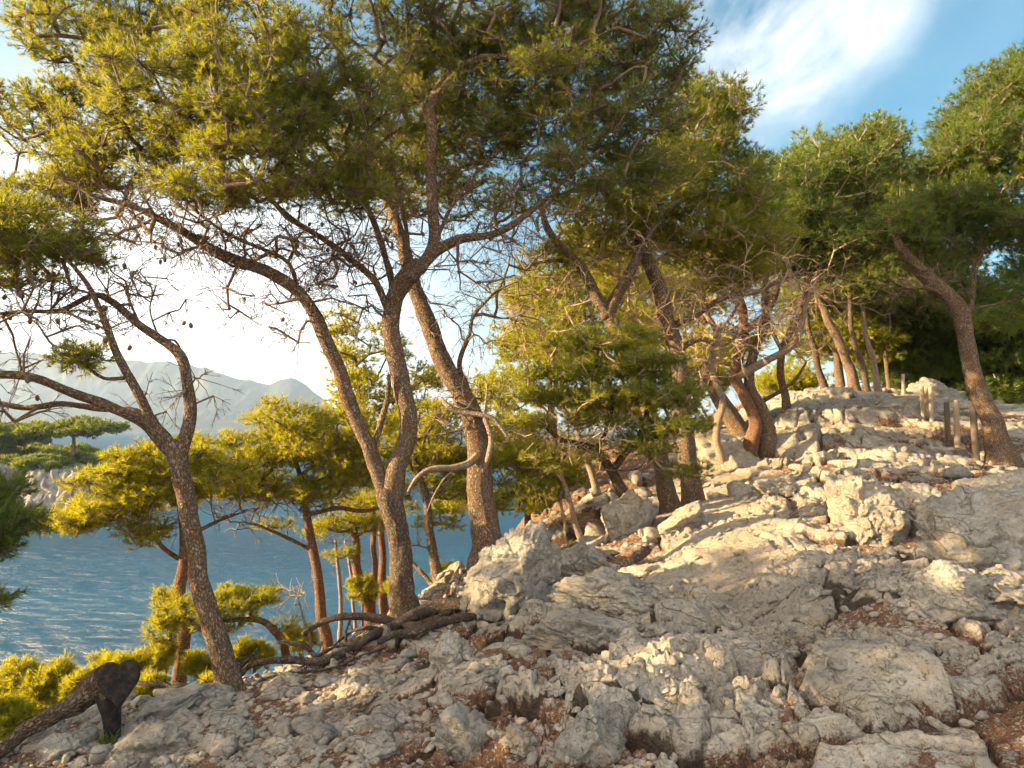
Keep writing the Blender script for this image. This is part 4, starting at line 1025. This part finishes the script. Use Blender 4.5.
# ---- small trees below the edge
def small(label, Y, stems, blobs, bare=None, leaf='needle_gold', bark='bark_red', cs=.17, nt=34, L=.08, w=.009, group='small pines below the edge', tint=(.2,1.), name='pine_tree', tw='twig'):
    t = Tree(name, label, Y, group, bark=bark, leaf=leaf, fit=False, detail=.78)
    for i, st in enumerate(stems): t.stem('trunk' if i == 0 else 'limb', st)
    if bare: t.grow(bare, cs=cs*.9, bare=True)
    if blobs: t.grow(blobs, cs=cs, nt=nt, L=L, w=w, tint=tint, flat=.38)
    t.done(tw); return t
small('slim red stemmed pine beside the forked left pine, holding gold plates of foliage', 8.2, [[(178,712,0,.095),(180,670,0,.08),(181,625,0,.075),(181,585,0,.07),(183,550,0,.065),(182,520,0,.05),(178,480,0,.03)],
  [(182,560,0,.03),(165,548,-.1,.028),(150,532,-.2,.024),(128,520,-.2,.02),(90,520,-.3,.012)], [(181,540,0,.03),(200,530,0,.025),(220,520,.1,.02),(245,512,.1,.01)], [(181,625,0,.016),(168,615,0,.013),(158,600,0,.008)]],
  [(165,462,-.2,50,16,.7,44),(120,480,-.2,38,12,.6,24),(215,475,0,36,16,.6,24),(105,512,-.3,46,14,.7,36),(64,522,-.4,34,10,.5,18,-.2),(150,535,-.2,26,10,.4,10),(160,598,-.1,10,8,.2,4,.2),(150,495,-.2,50,10,.6,24,-.1)], [(130,520,-.2,50,14,.5,16),(200,510,0,40,12,.4,8)], cs=.17)
small('young pine bending left over the water behind the fallen branches', 7.6, [[(290,672,.2,.045),(286,655,.2,.042),(280,640,.1,.04),(270,628,0,.036),(258,620,0,.032),(240,620,-.1,.026),(215,622,-.2,.02),(190,620,-.2,.012)]],
  [(215,600,-.2,44,10,.4,24),(250,598,0,28,9,.35,14),(196,622,-.2,26,8,.3,9),(165,630,-.2,14,12,.25,8),(225,622,-.1,26,7,.3,7),(285,625,.1,14,7,.2,3),(170,612,-.2,16,8,.25,6)], cs=.12, nt=30, L=.07, w=.008)
small('gold crowned pine with a red stem rising left of the great dark trunk', 9.8, [[(327,665,0,.085),(325,640,0,.075),(320,605,0,.07),(315,570,0,.065),(308,535,0,.06),(304,505,0,.05),(300,480,0,.035),(292,450,0,.02)],
  [(312,550,0,.03),(290,540,-.1,.026),(265,528,-.2,.022),(245,522,-.2,.015),(225,522,-.2,.008)],[(306,515,0,.035),(335,508,0,.035),(360,512,.1,.03),(385,505,.1,.02)],[(303,500,0,.03),(280,490,0,.028),(255,485,0,.024),(225,480,0,.012)]],
  [(290,420,0,40,20,.8,38),(250,455,-.2,46,22,.8,46),(310,450,0,44,24,.8,46),(345,430,.1,30,26,.7,30),(225,485,-.2,40,16,.7,26,-.1),(280,488,0,50,14,.7,30,-.1),(330,490,0,40,16,.6,24),(350,465,.1,34,22,.6,26,.1),(218,445,-.2,20,12,.4,8),(270,525,0,24,7,.3,5)], [(270,505,0,60,10,.6,18),(240,520,-.2,24,12,.3,8)], cs=.2, nt=36)
small('short curved red pine right behind the gold crowned one', 10.8, [[(372,625,.2,.085),(366,600,.1,.08),(360,580,0,.07),(357,560,0,.065),(358,540,0,.055),(350,515,0,.03)]],
  [(355,522,0,34,10,.5,18,-.1),(330,530,0,24,8,.4,8),(365,500,.2,30,14,.5,14),(350,555,0,20,7,.3,5)], None, cs=.18)
small('straight thin pine half hidden by the great dark trunk', 12.2, [[(385,620,0,.075),(384,590,0,.07),(383,560,0,.06),(382,530,0,.055),(385,500,0,.03)]],
  [(388,500,0,30,18,.6,20),(400,470,.2,34,20,.7,24),(420,450,.4,30,20,.6,20)], None, cs=.2)
small('bleached stick thin dead pine over the water, left one of two', 12.0, [[(340,640,0,.035),(340,610,0,.032),(338,570,0,.03),(336,540,0,.02)]], None, [(338,550,0,12,20,.2,5)], bark='pale', group=None, name='dead_tree')
small('bleached stick thin dead pine over the water, right one of two', 12.4, [[(356,640,0,.03),(354,610,0,.028),(350,570,0,.025),(345,540,0,.018)]], None, [(350,550,0,12,20,.2,5)], bark='pale', group=None, name='dead_tree')
small('leaning dark stemmed pine between the great trunk and the split boulder', 9.4, [[(441,606,0,.085),(438,585,0,.07),(433,560,0,.062),(430,535,0,.058),(428,510,0,.055),(423,485,0,.05),(416,460,0,.035),(420,430,0,.02)],
  [(440,592,0,.03),(425,578,.1,.028),(412,562,.2,.024),(402,545,.2,.014)], [(443,600,.1,.055),(452,590,.2,.04),(458,575,.2,.02)]],
  [(430,420,.3,36,22,.7,34),(440,455,.3,40,20,.7,34,-.1),(415,440,.3,26,18,.5,18),(455,485,.4,30,16,.5,16,-.2),(435,520,.5,24,12,.4,9)], [(415,555,.1,16,14,.3,5)], bark='bark', cs=.18)
small('small pine with a pale bent stem beside the blue grey slab', 9.4, [[(582,545,.1,.045),(576,520,.1,.04),(570,500,0,.035),(562,480,0,.03),(552,470,0,.024),(530,468,0,.016)],[(566,530,.1,.02),(560,500,.1,.02),(562,485,0,.018)]],
  [(530,490,.4,34,16,.6,22,-.1),(510,465,.5,30,16,.6,20,-.1),(545,455,.5,34,14,.6,20),(500,500,.6,16,10,.4,6)], [(530,480,.1,30,18,.4,8)], bark='pale', cs=.18)
small('slender pine far down the bank seen past the leaning trunk', 13.5, [[(530,540,.2,.06),(526,510,.2,.055),(520,480,.1,.05),(515,450,0,.04)]],
  [(510,440,0,44,24,1.,44,0),(545,470,.3,40,20,.9,34,-.1),(460,500,.3,28,18,.7,22),(535,505,.2,22,14,.6,12),(445,470,.6,30,22,.7,22)], None, cs=.26, L=.11, w=.013, bark='bark')
small('golden pine glowing behind the V fork, far down the bank', 15, [[(560,500,.2,.09),(556,460,.2,.08),(552,420,.1,.07),(550,370,0,.05),(548,330,0,.03)]],
  [(550,300,0,42,26,1.1,54,.2),(530,345,0,40,24,1.1,44,.1),(570,350,.3,40,30,1.1,40,.1),(600,290,.3,40,30,1.1,40,.2),(500,390,.2,40,24,1.,34,.1)], None, cs=.32, L=.13, w=.016, bark='bark')
small('broad golden pine filling the gaps between the twin trunks from behind', 16.5, [[(650,480,0,.12),(645,440,0,.11),(655,400,0,.1),(650,350,0,.08),(655,300,0,.05)],[(650,400,0,.05),(690,370,0,.045),(720,350,0,.03)],[(650,420,0,.05),(610,400,0,.045),(580,390,0,.03)]],
  [(650,330,0,50,24,1.2,50,.1),(700,370,0,44,24,1.1,44,.2),(610,410,.2,44,18,1.1,34,.1),(575,450,.2,40,16,1.,26,0),(735,345,.3,36,22,1.1,30,.1),(625,275,.3,40,26,1.1,40,.2),(580,250,.3,36,24,1.1,30,.2),(690,300,.2,40,22,1.,34,.2),(700,430,.3,26,16,.8,14,.2)], [(660,370,-.5,70,50,1.,24)], cs=.34, L=.14, w=.017, bark='bark', tw='twig_pale')
small('golden green pine on the lower bank showing behind the crest group', 21, [[(842,400,0,.13),(838,370,0,.12),(836,335,0,.09),(838,305,0,.05)]],
  [(835,330,0,34,26,1.6,50,0),(868,345,0,30,22,1.4,40,-.1),(815,290,.3,30,26,1.4,34,.1),(845,290,0,40,22,1.4,40,-.1),(790,330,.5,20,16,1.,12,.2)], None, cs=.44, L=.18, w=.023, bark='bark')
small('golden pine between the great trunk and the gold crowned one', 12.5, [[(372,600,0,.05),(374,560,0,.05),(372,500,0,.045),(366,440,0,.03),(362,400,0,.02)]],
  [(360,395,0,26,30,.8,30,.2),(375,440,0,34,26,.8,34,.1),(350,350,.2,24,24,.7,16,.2),(400,400,.4,24,26,.7,18,.1),(340,460,0,24,20,.6,16,.1),(345,325,.1,20,16,.6,10,.2),(385,345,.2,20,20,.6,10,.1),(432,380,.4,20,22,.6,12,.1)], None, cs=.24, L=.10, w=.012)
small('leafless grey sapling in front of the water by the fallen branches', 7.4, [[(310,640,.2,.014),(304,622,.1,.012),(298,600,0,.010),(292,585,0,.006)]], None, [(296,598,0,16,14,.2,7)], bark='pale', group=None, name='dead_tree', tw='twig_pale', cs=.1)

# saplings and shrubs along the edge
sap = [(20,690,7.0,34,26),(52,685,6.9,22,20),(78,690,6.6,10,12),(8,725,6.2,24,22),(108,668,7.6,14,9),(130,672,7.3,16,12),(150,668,7.4,16,14),(165,655,7.8,8,10),(205,665,7.6,20,8),(150,690,6.9,18,8),(255,655,7.8,24,9),(210,690,6.7,10,7),
       (398,590,9.8,14,8),(445,575,10.2,14,7),(505,555,10.2,12,6),(362,590,10.8,16,12),(300,640,8.4,20,9)]
adj = ['broad golden shrub in the bottom left corner, biggest of the edge shrubs','upright golden sapling right of the corner shrub','little spike topped sapling just left of the burnt stump','golden shrub cut by the left frame edge below the corner shrub',
 'round headed sapling peeking over the burnt stump','golden sapling touching the right side of the burnt stump','feathery sapling between the burnt stump and the slim red stem','tiny pointed sapling beside the slim red stem','golden shrub behind the foot of the forked left pine','low shrub over the dark slab behind the stump',
 'golden bush under the young bending pine','small tuft of shrub in front of the forked pine foot','dry golden bush just left of the great dark trunk','dry golden bush in the gap right of the great dark trunk','small golden bush left of the split boulder','golden bush between the red curved pine and the great trunk','golden bush under the fallen branch arch']
for i, (px, py, Y, rx, ry) in enumerate(sap):
    t = Tree('pine_sapling' if 'sapling' in adj[i] else 'shrub', adj[i], Y, 'young growth along the edge', leaf='needle_gold', bark='bark_red', fit=False, cat='sapling' if 'sapling' in adj[i] else 'shrub')
    k = Y/F
    b = P(px, py+ry, Y); g0 = gz(b[0], b[1])[0]
    # rooted where the ground really is
    h = max(ry*k*2, .15)
    pyg = py+ry
    t.stem('stem', [(px, pyg+6, 0, .014), (px+rng.uniform(-3,3), py+ry*.3, 0, .012), (px+rng.uniform(-4,4), py-ry*.5, 0, .006)])
    n = int(6+rx*ry*.045)
    t.grow([(px, py+ry*.15, 0, rx, ry*.8, rx*k*.8, n)]+[(px+rng.uniform(-.6,.6)*rx, py-ry*.6, rng.uniform(-.1,.1), 3, ry*.5, .06, 4, .2) for _ in range(3)], cs=.085, nt=24, L=.07, w=.009, tint=(.3,1.), flat=.9, lift=.9)
    t.done()

# off to the left, outside the frame: the pines that shade the foreground
off = [('tall pine on the bank left of the camera', -7., 1.5, 1.9), ('pine on the bank beyond the left edge, second from the camera', -7.4, 2.5, 1.9), ('pine on the bank beyond the left edge, third from the camera', -8.2, 3.3, 1.9), ('pine on the bank beyond the left edge, fourth from the camera', -7.2, 4.1, 1.5), ('short pine on the bank beyond the left edge, nearest the burnt stump', -7.6, 5.0, 1.0), ('outermost tall pine on the bank left of the camera', -8.8, .9, 2.3)]
def px_(X, Yy, Z):
    c = Yy*CP+Z*SP; u = -Yy*SP+Z*CP
    return 512+F*X/c, 384-F*u/c
for i, (lb, x, y, top) in enumerate(off):
    t = Tree('pine_tree', lb, 3., 'pines on the bank outside the left edge', leaf='needle', bark='bark')
    g0 = gz(x, y)[0]
    pts = np.array([[x+.3*math.sin(q*3+i), y+.2*math.cos(q*4), g0-.2+(top-g0)*q, .15*(1-q)+.03] for q in np.linspace(0, 1, 7)])
    t.raw = pts
    t.root = empty('pine_tree', pts[0][:3]); t.b = pts[0][:3].copy(); tag(t.root, lb, 'tree', 'pines on the bank outside the left edge')
    cc_ = catmull(pts, .1); S_ = Soup(); tube(S_, cc_[:, :3], cc_[:, 3], 10, .1, i); S_.build('trunk', M['bark'], t.root, t.b)
    t.nodes = list(cc_[::3, :3]); t.nr = list(cc_[::3, 3])
    wb = []
    for q in range(9):
        wb.append((np.array([x+rng.uniform(-.9, .9), y+rng.uniform(-.8, .8), top-3.4+3.4*(q+rng.random())/9]), np.array([.8, .7, .38]), 16))
    t.grow(None, cs=.26, nt=34, L=.12, w=.016, tint=(0,.8), world=wb); t.done()
t = Tree('pine_tree', 'dark foliaged pine entering at the left edge beside the slim red stem', 6.4, leaf='needle_green', bark='bark')
t.stem('trunk', [(-60,790,0,.10),(-50,700,0,.09),(-45,620,0,.08),(-40,560,0,.06),(-38,500,0,.03)])
t.grow([(0,525,0,22,14,.3,14,-.1),(-30,550,0,30,20,.4,14),(-6,598,0,10,6,.2,3,.3),(-50,500,0,40,30,.5,16)], cs=.14, nt=34, tint=(.0,.8)); t.done()

# ---- headland growth
def hz(x, y):
    d = (HV[..., 0]-x)**2+(HV[..., 1]-y)**2; return HV.reshape(-1, 3)[np.argmin(d), 2]
hs = []
for i in range(100):
    px = rng.uniform(-60, 175); Y = rng.uniform(124, 160)
    x = (px-512)/F*Y; hs.append((x, Y, hz(x, Y), rng.uniform(.8, 2.0)))
S = []; SA = []
for x, y, z, r in hs:
    n = int(500); d = rnd_dir(n); u = rng.random(n)**.3
    p = np.array([x, y, z+r*.2])+d*u[:, None]*np.array([r*1.5, r*1.2, r*.62])
    p[:, 2] += r*.18*fbm2(p[:, 0]*.9, p[:, 1]*.9, 3, 5)
    ax = unit(d+np.array([0, 0, .6])); tint = np.clip(.1+.5*rng.random(n), 0, 1)
    V, T, t_ = blades(p, ax, .8, .28, 6, tint); S.append(V); SA.append(t_)
V = np.concatenate(S)
tag(mk('scrub', V, [np.arange(len(V)).reshape(-1, 3)], M['needle_green'], attrs={'tint': np.concatenate(SA)}, smooth=False), kind='stuff')
for lb, px, py, Y, rx, ry in [('broad spreading pine on the headland across the inlet', 72, 427, 134, 50, 9), ('dark spreading pine on the headland at the left edge', 8, 434, 134, 18, 10), ('small dark pine on the headland seen behind the forked trunk', 188, 442, 150, 10, 7)]:
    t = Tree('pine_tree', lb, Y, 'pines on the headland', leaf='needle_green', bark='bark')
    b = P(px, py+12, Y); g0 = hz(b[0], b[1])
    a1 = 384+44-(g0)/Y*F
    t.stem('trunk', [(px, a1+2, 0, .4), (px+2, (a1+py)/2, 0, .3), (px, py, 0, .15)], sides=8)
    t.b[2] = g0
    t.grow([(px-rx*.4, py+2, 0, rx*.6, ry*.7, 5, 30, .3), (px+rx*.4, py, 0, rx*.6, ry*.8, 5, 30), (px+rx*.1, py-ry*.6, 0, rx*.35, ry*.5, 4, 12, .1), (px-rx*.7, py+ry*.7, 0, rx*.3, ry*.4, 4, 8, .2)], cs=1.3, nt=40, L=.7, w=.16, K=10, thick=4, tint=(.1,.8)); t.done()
# ================================================================ burnt stump, fallen branches, posts
def path(spec, Y, step=.03, fit=False):
    Ys = np.array([Y+q[2] for q in spec])
    if fit:
        Hs = np.array([hit(q[0], q[1]+q[3]*F/Y*1.1+1, 99.) for q in spec])
        ks = np.minimum(1., Hs/Ys); ks = np.where(ks < .6, 1, ks)
        kf = np.interp(np.arange(len(ks)), [0, len(ks)-1], [ks[0], ks[-1]])
        ks = np.minimum(ks, kf*0+np.convolve(np.pad(ks, 1, mode='edge'), [.25, .5, .25], 'valid')+.02)
        Ys = Ys*ks
    a = np.array([[*P(q[0], q[1], y_), q[3]] for q, y_ in zip(spec, Ys)]); c = catmull(a, step); return c[:, :3], c[:, 3]
YS_ = min(hit(112, 738, 5.5), 6.2); YL = min(hit(8, 762, 5.2), 5.6)
sb = P(112, 712, YS_); st = empty('burnt_stump', sb)
tag(st, 'fallen burnt pine stump with a black heart shaped cut end, at bottom left', 'stump')
S = Soup(); p, r = path([(-20,768,YL-YS_-.05,.06),(5,748,YL-YS_,.07),(30,727,(YL-YS_)*.7,.075),(55,714,(YL-YS_)*.4,.082),(78,702,0,.10),(93,690,.06,.12),(102,682,.06,.125),(110,676,.02,.11)], YS_)
tube(S, p, r*np.linspace(.62, .9, len(r)), 26, .12, 3, plates=.010); S.build('trunk', M['bark_dark'], st, sb)
S = Soup(); p, r = path([(100,690,.05,.06),(108,700,.0,.07),(111,712,.0,.062),(112,728,.0,.055),(113,742,.0,.05)], YS_)
tube(S, p, r, 20, .12, 5, plates=.006); S.build('stub', M['char'], st, sb)
# heart: outline in the cut plane, pushed back along the log
hc = P(119, 680, YS_-.14); kk = (YS_-.14)/F
out = []
for a in np.linspace(0, 2*np.pi, 56, endpoint=False):
    x = 16*math.sin(a)**3; y = 13*math.cos(a)-5*math.cos(2*a)-2*math.cos(3*a)-math.cos(4*a)
    out.append((x*1.12*kk, (y+2)*1.45*kk*(1.12 if y < 0 else .9)))
out = np.array(out); n = len(out)
_a = np.linspace(0, 2*np.pi, n, endpoint=False)
_e = np.stack([np.sin(_a)*17*kk, np.cos(_a)*22*kk-2*kk], -1)
out = (out*.62+_e*.38)*1.04
axis = unit(np.array([-.46, .85, -.24])); right = unit(np.cross(axis, [0, 0, 1.])); up = np.cross(right, axis)
rings = []
for s_, dep in ((0., -.0), (.45, -.002), (.86, .0), (.97, .006), (1.03, .02), (1.03, .05), (.94, .10), (.8, .15), (.6, .2)):
    o = out*s_ if s_ > 0 else out*.05
    rings.append(hc+right*o[:, :1]+up*o[:, 1:]+axis*dep)
V = np.vstack(rings); V = V+axis*(.026*fbm3(V[:, 0]*16, V[:, 1]*16, V[:, 2]*16, 5, 7))[:, None]+right*(.016*fbm3(V[:, 0]*14, V[:, 1]*14, V[:, 2]*14, 3, 9))[:, None]
m = len(rings); i = np.arange(m-1)[:, None]*n; j = np.arange(n)[None]; j2 = (j+1) % n
Q = np.stack([i+j2, i+j, i+n+j, i+n+j2], -1).reshape(-1, 4)
V = np.vstack([V, rings[0].mean(0)[None]]); T = np.stack([j[0], j2[0], 0*j[0]+len(V)-1], -1)
mk('burnt_end', V, [T, Q], M['char'], st, sb)

FB = [('long dead branch lying across the foot of the forked left pine', 6.2, [(60,683,.7,.018),(110,676,.4,.022),(140,683,.2,.026),(180,686,0,.03),(215,686,0,.034),(238,672,0,.036),(262,662,0,.04),(290,660,0,.042),(318,662,.2,.045),(340,655,.3,.05),(362,640,.5,.055)]),
 ('arched dead limb curving over the edge in front of the great dark trunk', 6.9, [(302,634,-.1,.026),(318,624,0,.04),(335,618,0,.042),(360,616,.0,.048),(385,620,.0,.052),(405,626,.1,.058),(425,626,.1,.06)]),
 ('thick dark fallen log ending below the split boulder', 7.4, [(355,650,-.6,.03),(368,638,-.5,.05),(390,628,-.3,.06),(412,616,-.1,.075),(435,607,0,.085),(460,604,0,.09),(485,604,.0,.085),(498,606,0,.06)]),
 ('lower dead branch running beneath the fallen log', 7.0, [(378,642,-.2,.03),(395,634,-.1,.045),(418,632,0,.05),(440,622,0,.055),(462,618,0,.05),(480,615,.1,.035),(496,605,.2,.03)]),
 ('grey dead stick with a hooked end left of the arch', 6.6, [(276,642,0,.020),(290,643,0,.034),(304,646,0,.038),(314,655,0,.03),(326,662,0,.026)]),
 ('thin dead prong rising from the heap by the forked pine', 6.0, [(230,684,.1,.02),(236,672,.1,.02),(248,660,.1,.016),(258,648,.1,.010)]),
 ('dead prong crossing the others like an X by the forked pine', 5.9, [(226,686,.1,.022),(240,676,0,.022),(250,664,0,.02),(254,660,0,.012)]),
 ('pale forked dead branch dropping from the arched limb', 6.6, [(350,620,.1,.018),(346,632,.0,.018),(347,645,0,.016),(352,654,0,.010)]),
 ('curved dead branch stub lying over the fallen log', 6.8, [(418,638,0,.02),(428,628,0,.03),(440,616,0,.03),(452,612,.1,.02)]),
 ('slender dead branch arching low in front of the red curved pines', 7.0, [(330,650,0,.014),(345,636,.0,.02),(362,628,0,.022),(382,630,0,.024),(400,638,.0,.02),(416,645,0,.012)]),
 ('dead branch fork pointing left out of the middle of the heap', 6.5, [(300,668,0,.012),(318,656,.0,.018),(338,646,.1,.024),(356,644,.1,.026),(374,636,.2,.02)]),
 ('thin dead branch lying closest to the scree below the heap', 6.2, [(270,676,0,.008),(300,672,.0,.014),(332,668,.1,.016),(362,656,.2,.016),(392,644,.3,.012)]),
 ('short dead snag standing up behind the fallen log', 7.6, [(446,606,.1,.02),(450,594,.1,.016),(458,584,.1,.010),(462,574,.1,.006)]),
 ('thin fallen twig reaching down over the scree', 6.2, [(350,652,.3,.012),(338,664,.1,.010),(325,668,0,.008),(300,680,0,.005)]),
]
for lb, Y, sp in FB:
    p, r = path(sp, Y, fit=True)
    b = p[len(p)//2].copy()
    r = r*.8; root = empty('fallen_branch', b); tag(root, lb, 'branch', 'dead branches heaped along the edge')
    S = Soup(); tube(S, p, r, 16, .16, int(Y*10)+len(sp), plates=.004); n = max(4, len(p)//7); ii = rng.integers(2, len(p)-1, n)
    o = p[ii]; dv = unit(rnd_dir(n)+np.array([0, 0, .5])); l = rng.uniform(.06, .3, (n, 1)); mid = o+dv*l*.5; e = mid+unit(dv+rnd_dir(n)*.6)*l*.5
    prisms(S, o, mid, .006, .004, 4); prisms(S, mid, e, .004, .002, 3)
    o2 = np.repeat(mid, 2, 0); e2 = o2+rnd_dir(len(o2))*.08; prisms(S, o2, e2, .003, .0015)
    S.build('branch', M['dead'], root, b)

PO = [(903.5,374,395,19.,.055,'post','small weathered post standing alone furthest back by the broad boulder'),
 (923,386,418,16.4,.06,'post','leftmost of the three pale posts standing close together'),
 (927.5,388,417,16.6,.06,'post','middle one of the three pale posts standing close together'),
 (932,387,422,16.2,.065,'post','rightmost of the three pale posts standing close together'),
 (948.5,402,440,14.2,.07,'post_dark','short dark post left of the tall pale post'),
 (957.5,400,446,13.8,.07,'post','tall pale sunlit post between the two dark ones'),
 (976.5,406,460,12.6,.075,'post_dark','nearest dark brown post beside the leaning pine')]
for px, t, bt, Y, r, mt, lb in PO:
    Y0_ = Y; Y = hit(px, bt, Y); Y = Y if abs(Y-Y0_) < 3 else Y0_; r = r*Y/Y0_
    p0 = P(px, bt, Y); p1 = P(px, t, Y)
    g0 = gz(p0[0], p0[1])[0]
    z0 = min(p0[2], g0)-.15
    n = 20; zs = np.concatenate([[z0], np.linspace(p0[2], p1[2]-.012, 8), [p1[2]-.004, p1[2]]])
    rr_ = np.concatenate([[r*.75]*9, [r*.72, r*.6]])*rng.uniform(.95, 1.05)
    lean = rng.uniform(-.03, .03)
    pts = np.stack([p0[0]+lean*(zs-p0[2]), np.full(len(zs), p0[1]), zs], -1)
    root = empty('fence_post', p0); tag(root, lb, 'post', 'wooden posts along the path')
    S = Soup(); tube(S, pts, rr_, n, .03, int(px)); o = S.build('shaft', M[mt], root, p0)
# small rusty dead plant
b = P(910, 413, 17.2); g0 = gz(b[0], b[1])[0]; 
S = Soup(); n = 260; d = unit(rnd_dir(n)+np.array([0, 0, .9])); o = np.array([b[0], b[1], b[2]-.02])+rnd_dir(n)*.05
prisms(S, o, o+d*rng.uniform(.08, .24, (n, 1)), .006, .003)
m_, nt_, out_ = newmat('rust_twigs'); g_ = N(nt_); pb = g_.n('ShaderNodeBsdfPrincipled', **{'Base Color': (.20, .05, .03, 1), 'Roughness': .9}); nt_.links.new(pb.outputs[0], out_.inputs[0])
tag(S.build('dead_shrub', m_, None, b), 'small rusty red dead shrub on the crest beside the three pale posts', 'shrub')

# small green weed under the stump
b = P(110, 741, min(hit(110, 744, 5.4), 6.)); b[2] = gz(b[0], b[1])[0]
V, T, t_ = blades(b+rnd_dir(26)*np.array([.05, .05, .01]), unit(rnd_dir(26)*.5+np.array([0, 0, 1.])), .07, .012, 8, .3)
tag(mk('weed', V, [T], M['needle_green'], None, b, {'tint': t_}, smooth=False), 'little green weed growing in the rubble under the burnt stump', 'plant')
# ================================================================ camera, sun, sky, haze
cam = bpy.data.cameras.new('camera'); co = bpy.data.objects.new('camera', cam); COL.objects.link(co)
cam.sensor_width = 36; cam.lens = 36*F/1024; cam.clip_start = .05; cam.clip_end = 20000
co.location = (0, 0, 0); co.rotation_euler = (math.pi/2+PITCH, 0, 0)
SC.camera = co
sd = np.array([math.sin(SUN_AZ)*math.cos(SUN_EL), math.cos(SUN_AZ)*math.cos(SUN_EL), math.sin(SUN_EL)])
L = bpy.data.lights.new('sun', 'SUN'); L.energy = SUN_E; L.angle = math.radians(.6); L.color = (1., .76, .43)
lo = bpy.data.objects.new('sun', L); COL.objects.link(lo)
lo.rotation_euler = Vector((-sd[0], -sd[1], -sd[2])).to_track_quat('-Z', 'Y').to_euler()
W = bpy.data.worlds.new('World'); SC.world = W; W.use_nodes = True
nt = W.node_tree; nt.nodes.clear(); g = N(nt)
sky = g.n('ShaderNodeTexSky', _sky_type='NISHITA', _sun_disc=False, _sun_elevation=SUN_EL, _sun_rotation=SUN_AZ, _air_density=.9, _dust_density=.5, _ozone_density=3.)
tc = g.n('ShaderNodeTexCoord').outputs['Generated']
sx = g.n('ShaderNodeSeparateXYZ', Vector=tc)
zz = g.math('ADD', g.math('MAXIMUM', sx.outputs[2], 0.), .12)
pv = g.n('ShaderNodeCombineXYZ', X=g.math('DIVIDE', sx.outputs[0], zz), Y=g.math('DIVIDE', sx.outputs[1], zz), Z=0.)
cl = g.noise(g.mapping(pv.outputs[0], (1.1, .5, 1), (0, 0, math.radians(-35))), 1.6, 8, .62, .55)
cl = g.ramp(cl, [(.43, 0.), (.72, 1.)])
def toward(px, py, r0, r1):
    v = P(px, py, 10); v = v/np.linalg.norm(v)
    d = g.n('ShaderNodeVectorMath', _operation='DISTANCE', i0=tc, i1=tuple(v)).outputs['Value']
    return g.ramp(d, [(r0, 1.), (r1, 0.)])
msk = g.math('MAXIMUM', toward(765, 45, .04, .15), g.math('MULTIPLY', toward(850, 10, .02, .10), .9))
msk = g.math('MAXIMUM', msk, g.math('MULTIPLY', toward(-40, 90, .05, .5), .55))
k = g.math('MULTIPLY', g.math('MULTIPLY', cl, msk), .95, True)
# bright thin veil low over the water on the left
k = g.math('MAXIMUM', k, g.math('MULTIPLY', toward(190, 350, .05, .46), .75))
k = g.math('MAXIMUM', k, g.math('MULTIPLY', cl, .06))
hs_ = g.n('ShaderNodeHueSaturation', Hue=.478, Saturation=1.2, Color=sky.outputs[0])
cc = g.mix(k, hs_.outputs[0], CLOUD)
# unseen bright cloud added behind and left of the camera to fill the shade
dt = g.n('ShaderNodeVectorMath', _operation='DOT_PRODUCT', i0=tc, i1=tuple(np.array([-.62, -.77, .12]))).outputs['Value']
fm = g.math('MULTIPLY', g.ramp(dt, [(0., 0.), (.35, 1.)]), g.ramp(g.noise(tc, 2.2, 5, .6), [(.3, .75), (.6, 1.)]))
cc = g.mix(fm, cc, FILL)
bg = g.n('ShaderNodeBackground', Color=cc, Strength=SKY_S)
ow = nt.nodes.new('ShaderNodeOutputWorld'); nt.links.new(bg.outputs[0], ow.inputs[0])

def haze():
    X = 6500.; z0 = SEA_Z-12; z1 = 560.
    V = np.array([(x, y, z) for z in (z0, z1) for y in (-X, X) for x in (-X, X)], float)
    Fq = [(0, 2, 3, 1), (4, 5, 7, 6), (0, 1, 5, 4), (2, 6, 7, 3), (0, 4, 6, 2), (1, 3, 7, 5)]
    m = bpy.data.materials.new('haze_air'); m.use_nodes = True; t = m.node_tree; t.nodes.clear()
    o = t.nodes.new('ShaderNodeOutputMaterial'); v = t.nodes.new('ShaderNodeVolumePrincipled')
    v.inputs['Color'].default_value = (.54, .72, 1., 1); v.inputs['Density'].default_value = HAZE; v.inputs['Anisotropy'].default_value = .35
    t.links.new(v.outputs[0], o.inputs['Volume'])
    tag(mk('haze', V, [np.array(Fq)], m, smooth=False), kind='stuff')
if HAZE > 0: haze()
vs = SC.view_settings
vs.view_transform = 'Standard'; vs.look = 'None'; vs.gamma = 1; vs.exposure = EXPO; vs.use_curve_mapping = False
vs.use_white_balance = True; vs.white_balance_temperature = WB; vs.white_balance_tint = 10
SC.render.engine = 'CYCLES'
cy = SC.cycles
cy.use_denoising = True; cy.use_adaptive_sampling = True; cy.adaptive_threshold = .03; cy.max_bounces = 6; cy.diffuse_bounces = 4; cy.glossy_bounces = 2; cy.transmission_bounces = 3; cy.volume_bounces = 1
cy.caustics_reflective = False; cy.caustics_refractive = False; cy.sample_clamp_indirect = 6
